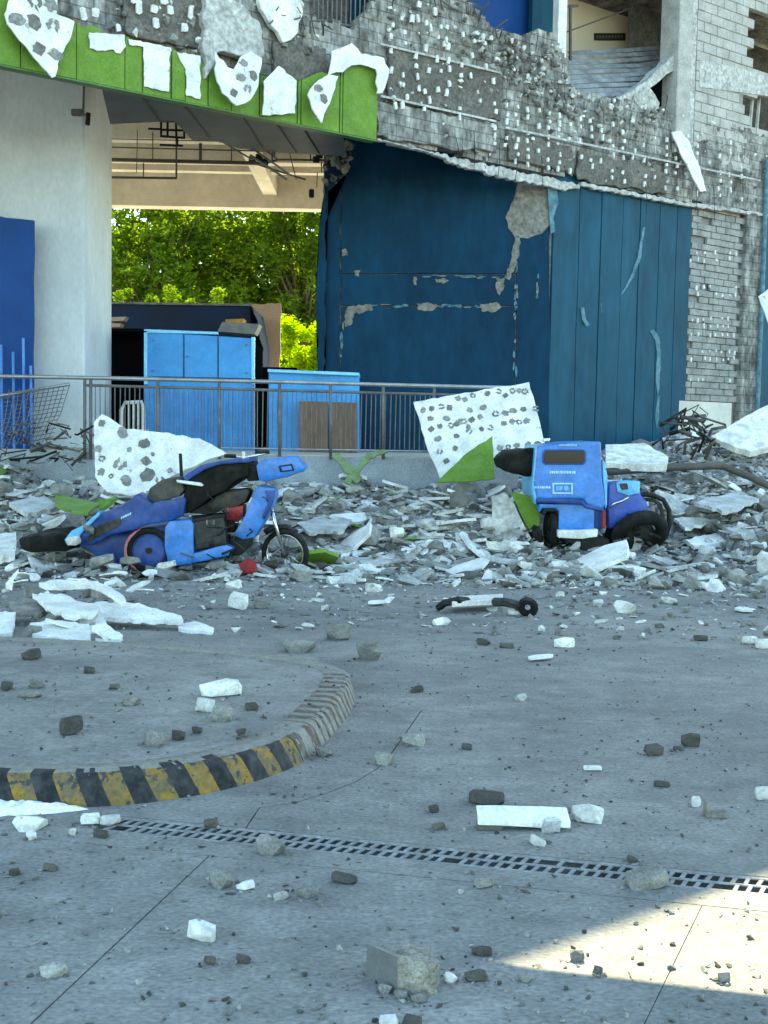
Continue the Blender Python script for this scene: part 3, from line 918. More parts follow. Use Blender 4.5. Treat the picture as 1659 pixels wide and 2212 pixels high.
for k, pts in enumerate(([(1184, 405), (1204, 410), (1206, 440), (1196, 470), (1200, 500), (1190, 505), (1186, 450)], [(1255, 665), (1262, 664), (1266, 690), (1274, 702), (1266, 705), (1258, 690)],
                         [(1404, 715), (1412, 712), (1424, 728), (1428, 760), (1426, 820), (1421, 860), (1417, 820), (1420, 765), (1416, 735)], [(1420, 855), (1425, 855), (1423, 905), (1419, 935), (1415, 900)],
                         [(1390, 490), (1394, 492), (1384, 560), (1368, 600), (1340, 640), (1362, 598), (1378, 556)])):
    MB().prism([ob(x, y, .012) for x, y in jag(pts, 10, 1.2, seed=k + 60)], -FN * .02).build('bare_chip', 'chip_pale', OW)
MB().prism([Vector((corner.x - .03, corner.y - .015, 1.0)), Vector((corner.x + .05, corner.y + .02, 1.0)), Vector((corner.x + .05, corner.y + .02, 7.5)), Vector((corner.x - .03, corner.y - .015, 7.5))], (0, .06, 0)).build('corner_trim', 'trike_edge', OW) if False else None

# --- block wall right of the teal room
s_of = lambda x, y, off: (FC(x, y, off) - FP0).dot(FU)
OFFB = (corner - FP0).dot(FN) - .05
LW = link('block_wall', None, B)
sa, sb = s_of(1478, 650, OFFB), s_of(1598, 650, OFFB)
MB().prism([SZ(sa, .6, OFFB - .05), SZ(sb, .6, OFFB - .05), SZ(sb, 7.9, OFFB - .05), SZ(sa, 7.9, OFFB - .05)], -FN * .2).build('mortar', 'mortar', LW)
bl = MB().box((0, 0, 0), (.30, .125, .06)).mesh('block', 'block_small', bevel=.006)
rnd = random.Random(4)
zt, zb_ = FC(1540, 460, OFFB).z, FC(1540, 868, OFFB).z
row = 0
z = zb_
while z < zt + .3:
    s_ = sa - (.155 if row % 2 else 0)
    while s_ < sb:
        if rnd.random() > .03 and s_ > sa - .05 and s_ + .30 < sb + .1:
            link('block', bl, LW, basis(FU, FN, SZ(s_ + .15, z + .07, OFFB + rnd.uniform(-.025, .01))))
        s_ += .312
    z += .137; row += 1
MB().prism([SZ(sa - .1, .4, OFFB), SZ(sb - .2, .4, OFFB), SZ(sb - .2, zb_ - .01, OFFB), SZ(sa - .1, zb_ - .01, OFFB)], FN * .05).build('base_course', 'beige', LW)
for (yy0, nrow) in ((545, 2), (620, 2), (690, 3), (760, 2), (820, 1)):
    for r_ in range(nrow):
        for i in range(8):
            x = 1492 + i * 13.5 + rnd.uniform(-3, 3)
            if rnd.random() < .62: dab(x, yy0 + r_ * 16 + rnd.uniform(-3, 3), OFFB + .03, .62, LW)
sp0, sp1 = s_of(1598, 650, OFFB), s_of(1642, 650, OFFB)
MB().prism([SZ(sp0, .3, OFFB + .12), SZ(sp1, .3, OFFB + .12), SZ(sp1, 7.9, OFFB + .12), SZ(sp0, 7.9, OFFB + .12)], -FN * .4).build('pier', 'facade', B, bevel=.02)
a = FC(1645, 650, OFFB + .2)
MB().tube([Vector((a.x, a.y, .8)), Vector((a.x, a.y, 7.6))], .05, 8).build('downpipe', 'chip_pale', B)
q0, q1 = s_of(1650, 650, OFFB), s_of(1800, 650, OFFB)
MB().prism([SZ(q0, .6, OFFB), SZ(q1, .6, OFFB), SZ(q1, 7.9, OFFB), SZ(q0, 7.9, OFFB)], -FN * .2).build('wall', 'teal', B)
q2 = q1 + 12
MB().prism([SZ(q1 + .01, .2, OFFB), SZ(q2, .2, OFFB), SZ(q2, 7.9, OFFB), SZ(q1 + .01, 7.9, OFFB)], -FN * .2).build('wall', 'concrete', B)

# --- second floor: column, block wall, opening, blue room, bars
c0, c1_ = s_of(1462, 120, .05), s_of(1509, 120, .05)
MB().prism([SZ(c0, 7.3, .10), SZ(c0 + (c1_ - c0) * .62, 7.3, .10), SZ(c0 + (c1_ - c0) * .62, 10.99, .10), SZ(c0, 10.99, .10)], -FN * .5).build('column', 'block', B, bevel=.02)
MB().prism([SZ(c0 + (c1_ - c0) * .66, 7.3, .0), SZ(c1_, 7.3, .0), SZ(c1_, 10.99, .0), SZ(c0 + (c1_ - c0) * .66, 10.99, .0)], -FN * .4).build('column', 'facade_light', B, bevel=.02)
CW = link('block_wall', None, B)
ca, cb = c1_ + .01, c1_ + 5.0
hole = [(1608, 200), (1700, 215), (1700, 285), (1616, 262)]
win = [(1622, 30), (1720, 40), (1720, 175), (1618, 152)]
bl2 = MB().box((0, 0, 0), (.40, .19, .14)).mesh('block', 'block', bevel=.008)
bl3 = MB().box((0, 0, 0), (.20, .19, .14)).mesh('block', 'block', bevel=.008)
z = 7.25; row = 0
while z < 10.9:
    s_ = ca
    first = True
    while s_ < cb:
        L = .20 if (first and row % 2) else .40
        first = False
        x, y = proj(SZ(s_ + L / 2, z + .1))
        if not inpoly(x, y, hole) and not inpoly(x, y, win):
            link('block', bl3 if L < .3 else bl2, CW, basis(FU, FN, SZ(s_ + L / 2, z + .1, -.07 + rnd.uniform(-.006, .006))))
        s_ += L + .012
    z += .202; row += 1
# mortar layer behind, in strips that leave the openings
for (sx0, sx1, za, zb2) in ((ca, s_of(1606, 230, 0), 7.2, 10.95),):
    MB().prism([SZ(sx0, za, -.02), SZ(sx1, za, -.02), SZ(sx1, zb2, -.02), SZ(sx0, zb2, -.02)], -FN * .1).build('mortar', 'mortar', CW)
b0, b1 = FC(1512, 128, .02), FC(1690, 168, .02)
b2, b3 = FC(1690, 212, .02), FC(1512, 188, .02)
MB().prism([b0, b1, b2, b3], -FN * .1).build('lintel', 'facade_light', CW, bevel=.01)
# dark room behind the holes
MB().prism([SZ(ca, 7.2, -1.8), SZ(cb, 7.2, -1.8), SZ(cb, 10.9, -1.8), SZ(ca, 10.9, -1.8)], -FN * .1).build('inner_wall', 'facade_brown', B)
for x in (1625, 1640):
    a = FC(x, 210, -.25); b = FC(x - 6, 280, -.2)
    MB().tube([a, b], .04, 5).build('reinforcing_bar', 'block', B)
# white post
w0, w1 = s_of(1206, 60, -.3), s_of(1224, 60, -.3)
MB().prism([SZ(w0, 8.05, -.3), SZ(w1, 8.05, -.3), SZ(w1, 10.99, -.3), SZ(w0, 10.99, -.3)], -FN * .15).build('post', 'panel_white', B)
# beige room wall
r0, r1 = s_of(1190, 60, -2.6), s_of(1530, 60, -2.6)
MB().prism([SZ(r0, 8.13, -2.6), SZ(r1, 8.13, -2.6), SZ(r1, 10.99, -2.6), SZ(r0, 10.99, -2.6)], -FN * .15).build('inner_wall', 'beige_wall', B)
# blue wall pieces of the second floor
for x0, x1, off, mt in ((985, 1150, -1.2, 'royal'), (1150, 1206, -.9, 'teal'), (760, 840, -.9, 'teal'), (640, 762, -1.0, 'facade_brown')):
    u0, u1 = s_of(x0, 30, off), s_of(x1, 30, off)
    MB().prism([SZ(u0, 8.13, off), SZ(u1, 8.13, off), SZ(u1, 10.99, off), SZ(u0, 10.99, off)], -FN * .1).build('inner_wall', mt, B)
for i in range(13):
    x = 676 + i * 10
    a = FC(x, -80, -.15); b = FC(x + 1, 52, -.15)
    MB().tube([Vector((b.x, b.y, a.z)), b], .012, 5).build('window_bar', 'rail_dark', B)
for y in (40,):
    MB().tube([FC(668, y, -.15), FC(800, y + 24, -.15)], .02, 5).build('window_bar', 'rail_dark', B)
# dark plaque in the beige room
pts = [(1283, 72), (1350, 72), (1350, 87), (1283, 87)]
sg = tag(MB().prism([FC(x, y, -2.585) for x, y in pts], FN * .02).build('wall_plaque', 'sign_dark'), 'small dark nameplate on the beige wall upstairs', 'plaque')
for i in range(9):
    x = 1288 + i * 6.6
    MB().prism([FC(px, py, -2.562) for px, py in ((x, 76), (x + 4, 76), (x + 4, 83), (x, 83))], FN * .003).build('faded_letter', 'sign_mark', sg)
# leaning rod with bracket
rod = tag(MB().tube([FC(1205, 76, -.8), FC(1368, 16, -1.4)], .014, 5).build('bent_rod', 'pipe_brown'), 'thin brown rod slanting across the upstairs opening', 'rod')
st = thing('upright_stand', 'brown upright post with short crossbar beside the white upstairs post', 'stand', FC(1232, 128, -.7))
MB().tube([FC(1232, 130, -.7), FC(1232, 12, -.7)], .03, 6).build('post', 'pipe_brown', st)
MB().tube([FC(1222, 14, -.7), FC(1248, 12, -.7)], .03, 6).build('crossbar', 'pipe_brown', st)
# fallen corrugated shutter: slats
sh = thing('collapsed_shutter', 'collapsed grey slatted shutter sagging in the upstairs opening', 'shutter', FC(1330, 205, -.5))
for i in range(10):
    y = 108 + i * 10.5
    off = -1.3 + i * .11
    x1 = 1452 - i * 9
    pts = [FC(1227, y + 2, off), FC(1300, y - 1 + random.uniform(-2, 2), off), FC(1380, y - 4 + random.uniform(-2, 2), off + .02), FC(x1, y - 10 + random.uniform(-3, 3), off)]
    for a, b in zip(pts, pts[1:]):
        pass
    b = MB()
    P0 = [p for p in pts]
    low = [p + Vector((0, 0, -.085)) + FN * .035 for p in P0]
    n = len(P0)
    b.add(P0 + low + [p - FN * .012 for p in P0] + [p - FN * .012 for p in low],
          [(j, j + 1, n + j + 1, n + j) for j in range(n - 1)] + [(2 * n + j, 3 * n + j, 3 * n + j + 1, 2 * n + j + 1) for j in range(n - 1)] +
          [(j, 2 * n + j, 2 * n + j + 1, j + 1) for j in range(n - 1)] + [(n + j, n + j + 1, 3 * n + j + 1, 3 * n + j) for j in range(n - 1)] + [(0, n, 3 * n, 2 * n), (n - 1, 3 * n - 1, 4 * n - 1, 2 * n - 1)])
    b.build('slat', 'corrugated', sh)
# slanted broken slab + black plate for the cavity on the right of that opening
ss = tag(fcprism(jag([(1332, 212), (1395, 176), (1458, 118), (1462, 150), (1440, 160), (1400, 192), (1352, 222)], 14, 3, seed=5), -.02, .25).build('leaning_slab', 'facade_light'),
         'pale broken slab leaning diagonally against the upstairs column', 'slab')
fcprism([(1396, 182), (1450, 152), (1456, 220), (1440, 234), (1418, 224)], -.30, .05).build('hole_shade', 'void', B)  # black plate paints in the shade of the hole
fcprism(jag([(1370, 205), (1400, 186), (1425, 222), (1420, 245), (1380, 240)], 10, 3, seed=8), .02, .2).build('broken_concrete', 'facade_light', UW)

# things hanging on the upper wall -------------------------------------------------
spot_me = []
for k in range(7):
    rr = random.Random(80 + k)
    N = 14
    ro = [1 + rr.uniform(-.28, .22) for i in range(N)]
    mb = MB()
    if k % 3 == 2:
        ri = [v * rr.uniform(.35, .6) for v in ro]
        for i in range(N):
            if rr.random() < .18: continue
            j = (i + 1) % N
            P4 = [(math.cos(2 * math.pi * t / N) * q[t], math.sin(2 * math.pi * t / N) * q[t]) for q, t in ((ri, i), (ro, i), (ro, j), (ri, j))]
            mb.prism([(x, y, 0) for x, y in P4], (0, 0, .010))
    else:
        mb.prism([(math.cos(2 * math.pi * i / N) * ro[i], math.sin(2 * math.pi * i / N) * ro[i], 0) for i in range(N)], (0, 0, .010))
    spot_me.append(mb.mesh('adhesive_spot', 'panel_spot' if k % 2 else 'panel_spot_pale'))
def hung(pts, spots, off, label, tilt=0.0, seed=0, mt='panel_white', sr=.075, thick=.03, jg=2.2, name='torn_sheet', cat='cladding sheet', group='torn cladding panels hanging off the upper wall'):
    q = jag(pts, 12, jg, seed=seed)
    yt = min(p[1] for p in q); yb = max(p[1] for p in q)
    def o_(y): return off + tilt * (y - yt) / (yb - yt)
    o = MB().prism([FC(x, y, o_(y)) for x, y in q], -FN * thick).build(name, mt, None, bevel=.003)
    tag(o, label, cat, group)
    for i, (x, y) in enumerate(spots):
        p = FC(x, y, o_(y) + .003)
        rr = random.Random(i)
        link('adhesive_spot', spot_me[i % 7], o, basis(FU, FN, p) @ Matrix.Rotation(rr.uniform(0, 6), 4, 'Z') @ Matrix.Diagonal((sr * rr.uniform(.8, 1.1), sr * rr.uniform(1, 1.4), 1, 1)))
    return o
Z = lambda L: [(a / 2.0, b / 2.0) for a, b in L]
hung(Z([(20, 60), (62, -60), (250, -60), (245, 60), (322, 92), (310, 150), (262, 240), (240, 330), (226, 336), (150, 252), (32, 104)]), Z([(75, 85), (150, 95), (230, 112), (168, 212), (240, 236), (150, 8), (222, 20)]), .30,
     'large white spotted cladding panel hanging to a point at the far left', .08, 1, sr=.085)
hung(Z([(930, 222), (985, 290), (1010, 300), (1040, 245), (1085, 222), (1132, 250), (1116, 372), (1082, 432), (1022, 457), (962, 402), (932, 320)]), Z([(1042, 336), (1096, 326), (1070, 386), (1010, 402), (1052, 272)]), .34,
     'white spotted cladding scrap hanging below the grey broken slab', .05, 2, sr=.06)
hung(Z([(1140, 350), (1205, 284), (1282, 350), (1276, 490), (1135, 496)]), [], .24, 'plain white house-shaped cladding piece on the green fascia', 0, 3)
hung(Z([(1330, 410), (1362, 360), (1422, 320), (1462, 330), (1440, 402), (1412, 470), (1392, 532), (1376, 510), (1350, 470)]), Z([(1376, 382), (1400, 426)]), .32, 'narrow white spotted shard dangling beside the last green panel', .06, 4, sr=.06)
hung(Z([(1420, 322), (1432, 222), (1520, 186), (1560, 232), (1659, 250), (1684, 300), (1652, 402), (1630, 404), (1626, 300), (1590, 286), (1520, 282), (1482, 312)]), [], .26, 'torn white sheet draped over the end of the green fascia', 0, 5, jg=3)
hung([(1452, 285), (1470, 282), (1486, 300), (1512, 360), (1526, 412), (1514, 414), (1492, 372), (1470, 330)], [], .16, 'pale twisted metal strip dangling on the right of the upper wall', .2, 6, name='metal_strip', cat='metal strip', group='loose strips hanging off the upper wall')

# lamp on the column
lp = thing('column_lamp', 'small dark lamp on a bracket fixed to the pale column', 'lamp', A(160, 250, 18.9))
MB().tube([A(182, 150, 18.93), A(180, 235, 18.93)], .018, 6).build('conduit', 'rail_dark', lp)
MB().box(A(168, 243, 18.93), (.20, .08, .10)).build('junction_box', 'rail_dark', lp, bevel=.01)
MB().tube([A(168, 245, 18.9), A(192, 250, 18.9)], .015, 6).build('arm', 'rail_dark', lp)
MB().tube([A(191, 244, 18.88), A(189, 270, 18.88)], .04, 8).build('lamp_head', 'black_plastic', lp)
# pipes and frames under the ceiling
pf = thing('sprinkler_pipes', 'dark sprinkler pipes hanging under the beige ceiling', 'pipe', A(400, 345, 21.5))
def T(pts, r, Y, mt='pipe_brown', nm='pipe', par=None):
    MB().tube([A(x, y, Y) for x, y in pts], r, 6, 0).build(nm, mt, par or pf, smooth=True)
T([(236, 345), (575, 353)], .035, 21.5); T([(236, 383), (382, 385)], .022, 21.4); T([(381, 290), (381, 385)], .018, 21.4)
T([(433, 310), (433, 352)], .03, 21.5, nm='hanger'); T([(297, 280), (295, 372)], .008, 21.5, nm='hanger'); T([(310, 352), (310, 384)], .012, 21.5, nm='hanger')
T([(240, 318), (700, 330)], .014, 23.0); T([(240, 300), (520, 306)], .010, 22.4); T([(330, 285), (330, 352)], .010, 22.0, nm='hanger'); T([(500, 300), (500, 352)], .012, 22.0, nm='hanger'); T([(620, 310), (640, 388)], .010, 22.4, nm='hanger'); T([(545, 352), (660, 388)], .016, 22.2)
T([(575, 353), (600, 345), (700, 346)], .02, 22.5); T([(588, 320), (588, 352)], .02, 22.5, nm='hanger'); T([(670, 320), (671, 346)], .015, 22.5, nm='hanger'); T([(693, 322), (695, 372)], .012, 22.5, nm='hanger')
T([(686, 372), (684, 405)], .008, 22.5, nm='wire')
MB().box(A(673, 418, 22.5), (.10, .1, .16)).build('valve', 'black_plastic', pf, bevel=.02)
for x, y in ((545, 345), (560, 340), (572, 350), (690, 335), (683, 345)):
    MB().box(A(x, y, 22), (.13, .1, .12)).build('fitting', 'steel_dark', pf, bevel=.02)
fm = thing('cable_tray', 'black square cable frame hanging under the broken soffit', 'frame', A(372, 280, 20.4))
for a, b in (((348, 258), (348, 296)), ((398, 258), (398, 298)), ((346, 294), (400, 298)), ((346, 262), (400, 262)), ((362, 260), (362, 296)), ((380, 260), (381, 296)), ((346, 280), (400, 282)), ((345, 313), (395, 315)), ((320, 278), (348, 279)), ((383, 296), (383, 314))):
    T([a, b], .02, 20.4, 'steel_dark', 'bar', fm)
hw = thing('hanging_framing', 'twisted ceiling framing dangling below the torn soffit', 'frame', A(500, 300, 20.2))
rnd = random.Random(31)
for a, b in (((300, 195), (460, 285)), ((360, 205), (540, 300)), ((400, 262), (520, 290)), ((430, 270), (590, 292)), ((440, 285), (545, 345)), ((470, 270), (630, 380)), ((520, 290), (600, 345)), ((400, 215), (450, 280)), ((280, 205), (282, 235)), ((400, 286), (480, 280)), ((590, 300), (592, 340)), ((530, 300), (530, 320)), ((540, 335), (620, 388))):
    T([a, ((a[0] + b[0]) / 2 + rnd.uniform(-4, 4), (a[1] + b[1]) / 2 + rnd.uniform(-4, 4)), b], rnd.uniform(.01, .022), 20.3 + rnd.uniform(-.3, .3), rnd.choice(['rail_dark', 'pipe_brown']), 'bar', hw)
# ragged debris at the junction left of the teal wall
mb = MB()
for i in range(60):
    x = 700 + rnd.random() * 60; y = 305 + rnd.random() * 95
    if x + (y - 305) * .5 > 780: continue
    p = A(x, y, 21.6 + rnd.random() * .3); L = rnd.choice(lump); sc = rnd.uniform(.03, .1)
    mb.add([p + Vector(v) * sc for v in L[0]], L[1], rnd.randint(0, 1))
tag(mb.build('crushed_edge', ['rubble_dark', 'exposed'], BW), kind='stuff')
pxprism(jag([(705, 310), (775, 290), (775, 345), (745, 380), (722, 402), (700, 420), (693, 470), (688, 560), (684, 700), (690, 820), (700, 820), (705, 400)], 14, 4, seed=6), 21.9, .3).build('broken_edge', 'teal_shaded', BW)

# ================================================================== BEYOND THE OPENING
ks = thing('blue_kiosk', 'light blue kiosk with an upper sign panel standing behind the railing', 'kiosk', A(430, 975, 20.6))
pxprism([(317, 716), (548, 731), (546, 818), (317, 813)], 20.5, .06).build('sign_panel', 'sky_blue', ks, bevel=.01)
for pts in ([(311, 713), (318, 714), (318, 830), (311, 830)], [(543, 728), (550, 728), (549, 830), (543, 830)], [(311, 711), (470, 717), (470, 722), (311, 718)]):
    pxprism(pts, 20.47, .10).build('frame_strip', 'sky_blue_edge', ks)
for pts in ([(396, 722), (398, 722), (398, 815), (396, 815)], [(470, 728), (472, 728), (472, 817), (470, 817)]):
    pxprism(pts, 20.485, .02).build('seam', 'navy', ks)
for x, y in ((330, 735), (330, 800), (532, 745), (532, 806), (405, 770)):
    MB().cyl(A(x, y, 20.47), A(x, y, 20.5), .018, 8).build('fixing', 'rail_dark', ks)
pxprism([(311, 818), (550, 824), (550, 985), (311, 985)], 20.6, .05).build('lower_panel', 'sky_blue', ks)
for i in range(16):
    x = 335 + i * 13.5
    pxprism([(x, 845), (x + 4, 845), (x + 4, 970), (x, 970)], 20.57, .03).build('rib', 'sky_blue', ks)
pxprism([(470, 716), (550, 722), (560, 700), (480, 695)], 21.0, .5).build('top_tray', 'rail_dark', ks)
pxprism([(312, 713), (314, 713), (314, 985), (312, 985)], 20.66, 1.3).build('side_wall', 'sky_blue', ks)
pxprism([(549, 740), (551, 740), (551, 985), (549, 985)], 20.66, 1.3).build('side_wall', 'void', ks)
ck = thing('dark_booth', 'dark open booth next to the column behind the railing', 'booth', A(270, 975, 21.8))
pxprism([(180, 712), (316, 712), (316, 985), (180, 985)], 22.6, .05).build('back_wall', 'void', ck)  # black back, roof and counter paint in the booth's inner shade
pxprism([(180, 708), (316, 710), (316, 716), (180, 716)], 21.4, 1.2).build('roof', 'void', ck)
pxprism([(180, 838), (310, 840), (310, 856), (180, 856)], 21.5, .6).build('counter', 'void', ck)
tn = thing('navy_truck_body', 'long navy cargo body parked beyond the kiosk', 'truck', A(400, 960, 25.5))
pxprism([(150, 653), (545, 660), (560, 740), (560, 960), (150, 960)], 25.0, 2.2).build('cargo_body', 'navy', tn, bevel=.04)
pxprism([(150, 650), (545, 656), (545, 661), (150, 655)], 24.95, .1).build('top_rail', 'chip', tn)
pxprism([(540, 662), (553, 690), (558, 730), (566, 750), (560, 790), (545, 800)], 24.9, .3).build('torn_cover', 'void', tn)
pxprism([(540, 792), (640, 794), (640, 985), (540, 985)], 24.6, .2).build('dark_backdrop', 'void', tn)  # added black backdrop, covers the bright yard in the gap
for x in (250, 480):
    MB().torus(A(x, 960, 24.9), (0, 1, 0), .36, .12, 16, 6).build('wheel', 'rubber', tn)
tag(pxprism([(487, 690), (527, 688), (517, 711), (485, 710)], 24.2, .5).build('orange_crate', 'orange', None, bevel=.01), 'orange crate on top of the blue kiosk tray', 'crate')
tag(pxprism([(236, 685), (272, 684), (266, 693), (240, 694), (240, 698), (262, 699), (258, 706), (236, 706)], 23.6, .3).build('pale_bracket', 'pink_beige'), 'pale metal bracket above the dark booth', 'bracket')
bs = pxprism(jag([(532, 657), (606, 655), (604, 800), (560, 800), (572, 760), (566, 735), (556, 725), (558, 700), (548, 680)], 18, 2, seed=9), 27.5, .12).build('beige_board', 'pink_beige')
tag(bs, 'tall beige board with a torn curved edge beyond the kiosk', 'board')
lb = thing('blue_counter', 'low light blue counter box behind the railing beside the teal wall', 'counter', A(680, 975, 20.2))
pxprism([(580, 802), (775, 808), (775, 985), (580, 985)], 20.3, .7).build('body', 'sky_blue', lb, bevel=.015)
pxprism([(578, 797), (776, 805), (776, 812), (578, 804)], 20.2, .9).build('top_edge', 'sky_blue_edge', lb, bevel=.01)
bb = thing('brown_boards', 'two brown boards propped against the blue counter', 'board', A(708, 975, 20.0))
pxprism([(646, 866), (708, 868), (708, 980), (646, 980)], 20.05, .05).build('board', 'brown_board', bb, bevel=.005)
pxprism([(711, 868), (772, 870), (772, 980), (711, 980)], 20.07, .05).build('board', 'brown_board', bb, bevel=.005)
ch = thing('plastic_chair', 'pale plastic chair behind the railing by the dark booth', 'chair', A(285, 975, 20.4))
MB().tube([A(262, 985, 20.3), A(262, 885, 20.3), A(270, 870, 20.3), (A(306, 868, 20.3)), A(310, 885, 20.3), A(310, 985, 20.3)], .035, 6).build('back_frame', 'plastic_white', ch)
for x in (278, 288, 298):
    MB().tube([A(x, 872, 20.3), A(x, 930, 20.3)], .018, 5).build('back_slat', 'plastic_white', ch)
pxprism([(260, 928), (312, 928), (312, 936), (260, 936)], 19.9, .42).build('seat', 'plastic_white', ch, bevel=.01)
for x in (264, 308):
    MB().tube([A(x, 932, 19.95), A(x, 985, 19.95)], .025, 5).build('leg', 'plastic_white', ch)
bp_ = thing('royal_blue_panel', 'tall royal blue sheet standing in front of the pale column', 'panel', A(30, 960, 18.5))
pxprism(jag([(-160, 462), (-20, 462), (12, 470), (73, 476), (70, 985), (-160, 985)], 30, 1.2, seed=2), 18.5, .06).build('sheet', 'royal', bp_, bevel=.004)
for x, y0 in ((2, 745), (28, 760), (50, 730), (-30, 740), (66, 790)):
    MB().tube([A(x, y0, 18.35), A(x + 3, 985, 18.35)], .022, 6).build('batten', 'trike_blue', bp_)

# trees -------------------------------------------------------------------------
def leaves(clumps, nper, size, mt, name, parent, seed, spread):
    rr = random.Random(seed)
    V = []; F = []
    for c, rad in clumps:
        for _ in range(nper):
            v = Vector((rr.gauss(0, 1), rr.gauss(0, 1), rr.gauss(0, .8)))
            v = v.normalized() * rad * (rr.random() ** .45)
            p = c + v
            a = Vector((rr.gauss(0, 1), rr.gauss(0, 1), rr.gauss(0, .6))).normalized()
            b = a.orthogonal().normalized()
            b = (Matrix.Rotation(rr.uniform(0, 6.28), 3, a) @ b)
            L = size * rr.uniform(.6, 1.3); w = L * .42
            n_ = a.cross(b) * L * .12
            i = len(V)
            V += [p - a * L * .5, p + b * w * .5 + n_, p + a * L * .5, p - b * w * .5 + n_]
            F.append((i, i + 1, i + 2, i + 3))
    mb = MB(); mb.v = V; mb.f = F; mb.m = [0] * len(F)
    me = bpy.data.meshes.new(name)
    me.from_pydata([tuple(v) for v in V], [], F)
    me.materials.append(MATS[mt])
    return link(name, me, parent)
def tree(base, h, crown, n, nper, size, mt, label, seed, group='trees behind the building'):
    rr = random.Random(seed)
    base = Vector(base)
    t = thing('broadleaf_tree', label, 'tree', base, group)
    top = base + Vector((rr.uniform(-.4, .4), rr.uniform(-.4, .4), h * .62))
    mb = MB()
    mid = base.lerp(top, .5) + Vector((rr.uniform(-.2, .2), 0, 0))
    mb.tube([base, mid, top], .28, 8, r2=.12)
    cc, cr = Vector(crown[0]), Vector(crown[1])
    cl = []
    for i in range(n):
        v = Vector((rr.gauss(0, 1), rr.gauss(0, 1), rr.gauss(0, 1))).normalized() * (rr.random() ** .4)
        c = cc + Vector((v.x * cr.x, v.y * cr.y, v.z * cr.z))
        cl.append((c, rr.uniform(.45, .95)))
        if i % 4 == 0:
            s_ = base.lerp(top, rr.uniform(.45, 1))
            mb.tube([s_, s_.lerp(c, .5) + Vector((0, 0, .2)), c], .06, 5, r2=.015)
    mb.build('trunk', 'bark', t)
    leaves(cl, nper, size, mt, 'crown', t, seed + 1, 1)
def tx(x, Y): return A(x, 900, Y).x
tree((tx(330, 53), 53, 1.16), 11, ((tx(330, 53), 53, 8.4), (4.4, 2.4, 6.4)), 160, 105, .34, 'leaf_dark', 'dark dense tree seen left through the building opening', 1)
tree((tx(520, 55), 55, 1.16), 11, ((tx(520, 55), 55, 8.6), (4.4, 2.4, 6.6)), 150, 100, .34, 'leaf_mid', 'lighter green tree in the middle of the building opening', 2)
tree((tx(665, 54), 54, 1.16), 11, ((tx(665, 54), 54, 10.0), (3.6, 2.2, 4.6)), 125, 95, .32, 'leaf_dark', 'dark tree seen right beside the teal wall through the opening', 3)
tree((tx(180, 58), 58, 1.16), 12, ((tx(200, 58), 58, 8.6), (5, 2.5, 7.0)), 100, 90, .36, 'leaf_dark', 'tall tree farthest left behind the pale column', 4)
tree((tx(600, 65), 65, 1.16), 13, ((tx(600, 65), 65, 10.0), (7.0, 2.5, 8.5)), 200, 95, .40, 'leaf_mid', 'broad far tree filling the gaps at the back of the yard', 5)
tree((tx(330, 66), 66, 1.16), 13, ((tx(330, 66), 66, 10.0), (7.0, 2.5, 8.5)), 190, 95, .40, 'leaf_dark', 'broad far tree behind the dark dense tree', 8)
tree((tx(800, 56), 56, 1.16), 11, ((tx(800, 56), 56, 8.0), (4.0, 2.4, 6.0)), 120, 95, .36, 'leaf_mid', 'tree hidden behind the teal wall beyond the yard', 11)
tree((tx(60, 56), 56, 1.16), 11, ((tx(60, 56), 56, 8.0), (4.0, 2.4, 6.0)), 100, 95, .36, 'leaf_dark', 'tree hidden behind the pale column beyond the yard', 12)
def shrub(x, y0, y1, wpx, Y, mt, label, seed, size=.16):
    rr = random.Random(seed)
    t = thing('shrub', label, 'shrub', (tx(x, Y), Y, 1.16), 'shrubs behind the building')
    top, bt = A(x, y0, Y), A(x, y1, Y)
    c = (top + bt) / 2
    h = (top - bt).length / 2
    w = wpx / 2 / (FPX / Y)
    cl = []
    mb = MB()
    for i in range(46):
        v = Vector((rr.gauss(0, 1), rr.gauss(0, 1), rr.gauss(0, 1))).normalized() * (rr.random() ** .4)
        q = c + Vector((v.x * w, v.y * w * .7, v.z * h))
        cl.append((q, rr.uniform(.18, .36)))
        if i % 5 == 0: mb.tube([(tx(x, Y), Y, 1.16), q], .03, 5, r2=.008)
    mb.build('stem', 'bark', t)
    leaves(cl, 130, size, mt, 'crown', t, seed, 1)
shrub(640, 660, 880, 130, 38.5, 'leaf_bright', 'bright sunlit yellow green shrub between the beige board and teal wall', 3)
shrub(690, 690, 880, 90, 38.0, 'leaf_bright', 'second bright shrub half hidden by the teal wall', 4)
shrub(560, 640, 880, 150, 40.5, 'leaf_mid', 'green shrub behind the beige board', 5)
shrub(400, 600, 880, 260, 40.0, 'leaf_dark', 'dark shrub behind the navy cargo body', 6)
shrub(270, 600, 880, 200, 40.2, 'leaf_dark', 'dark shrub behind the dark booth', 7)

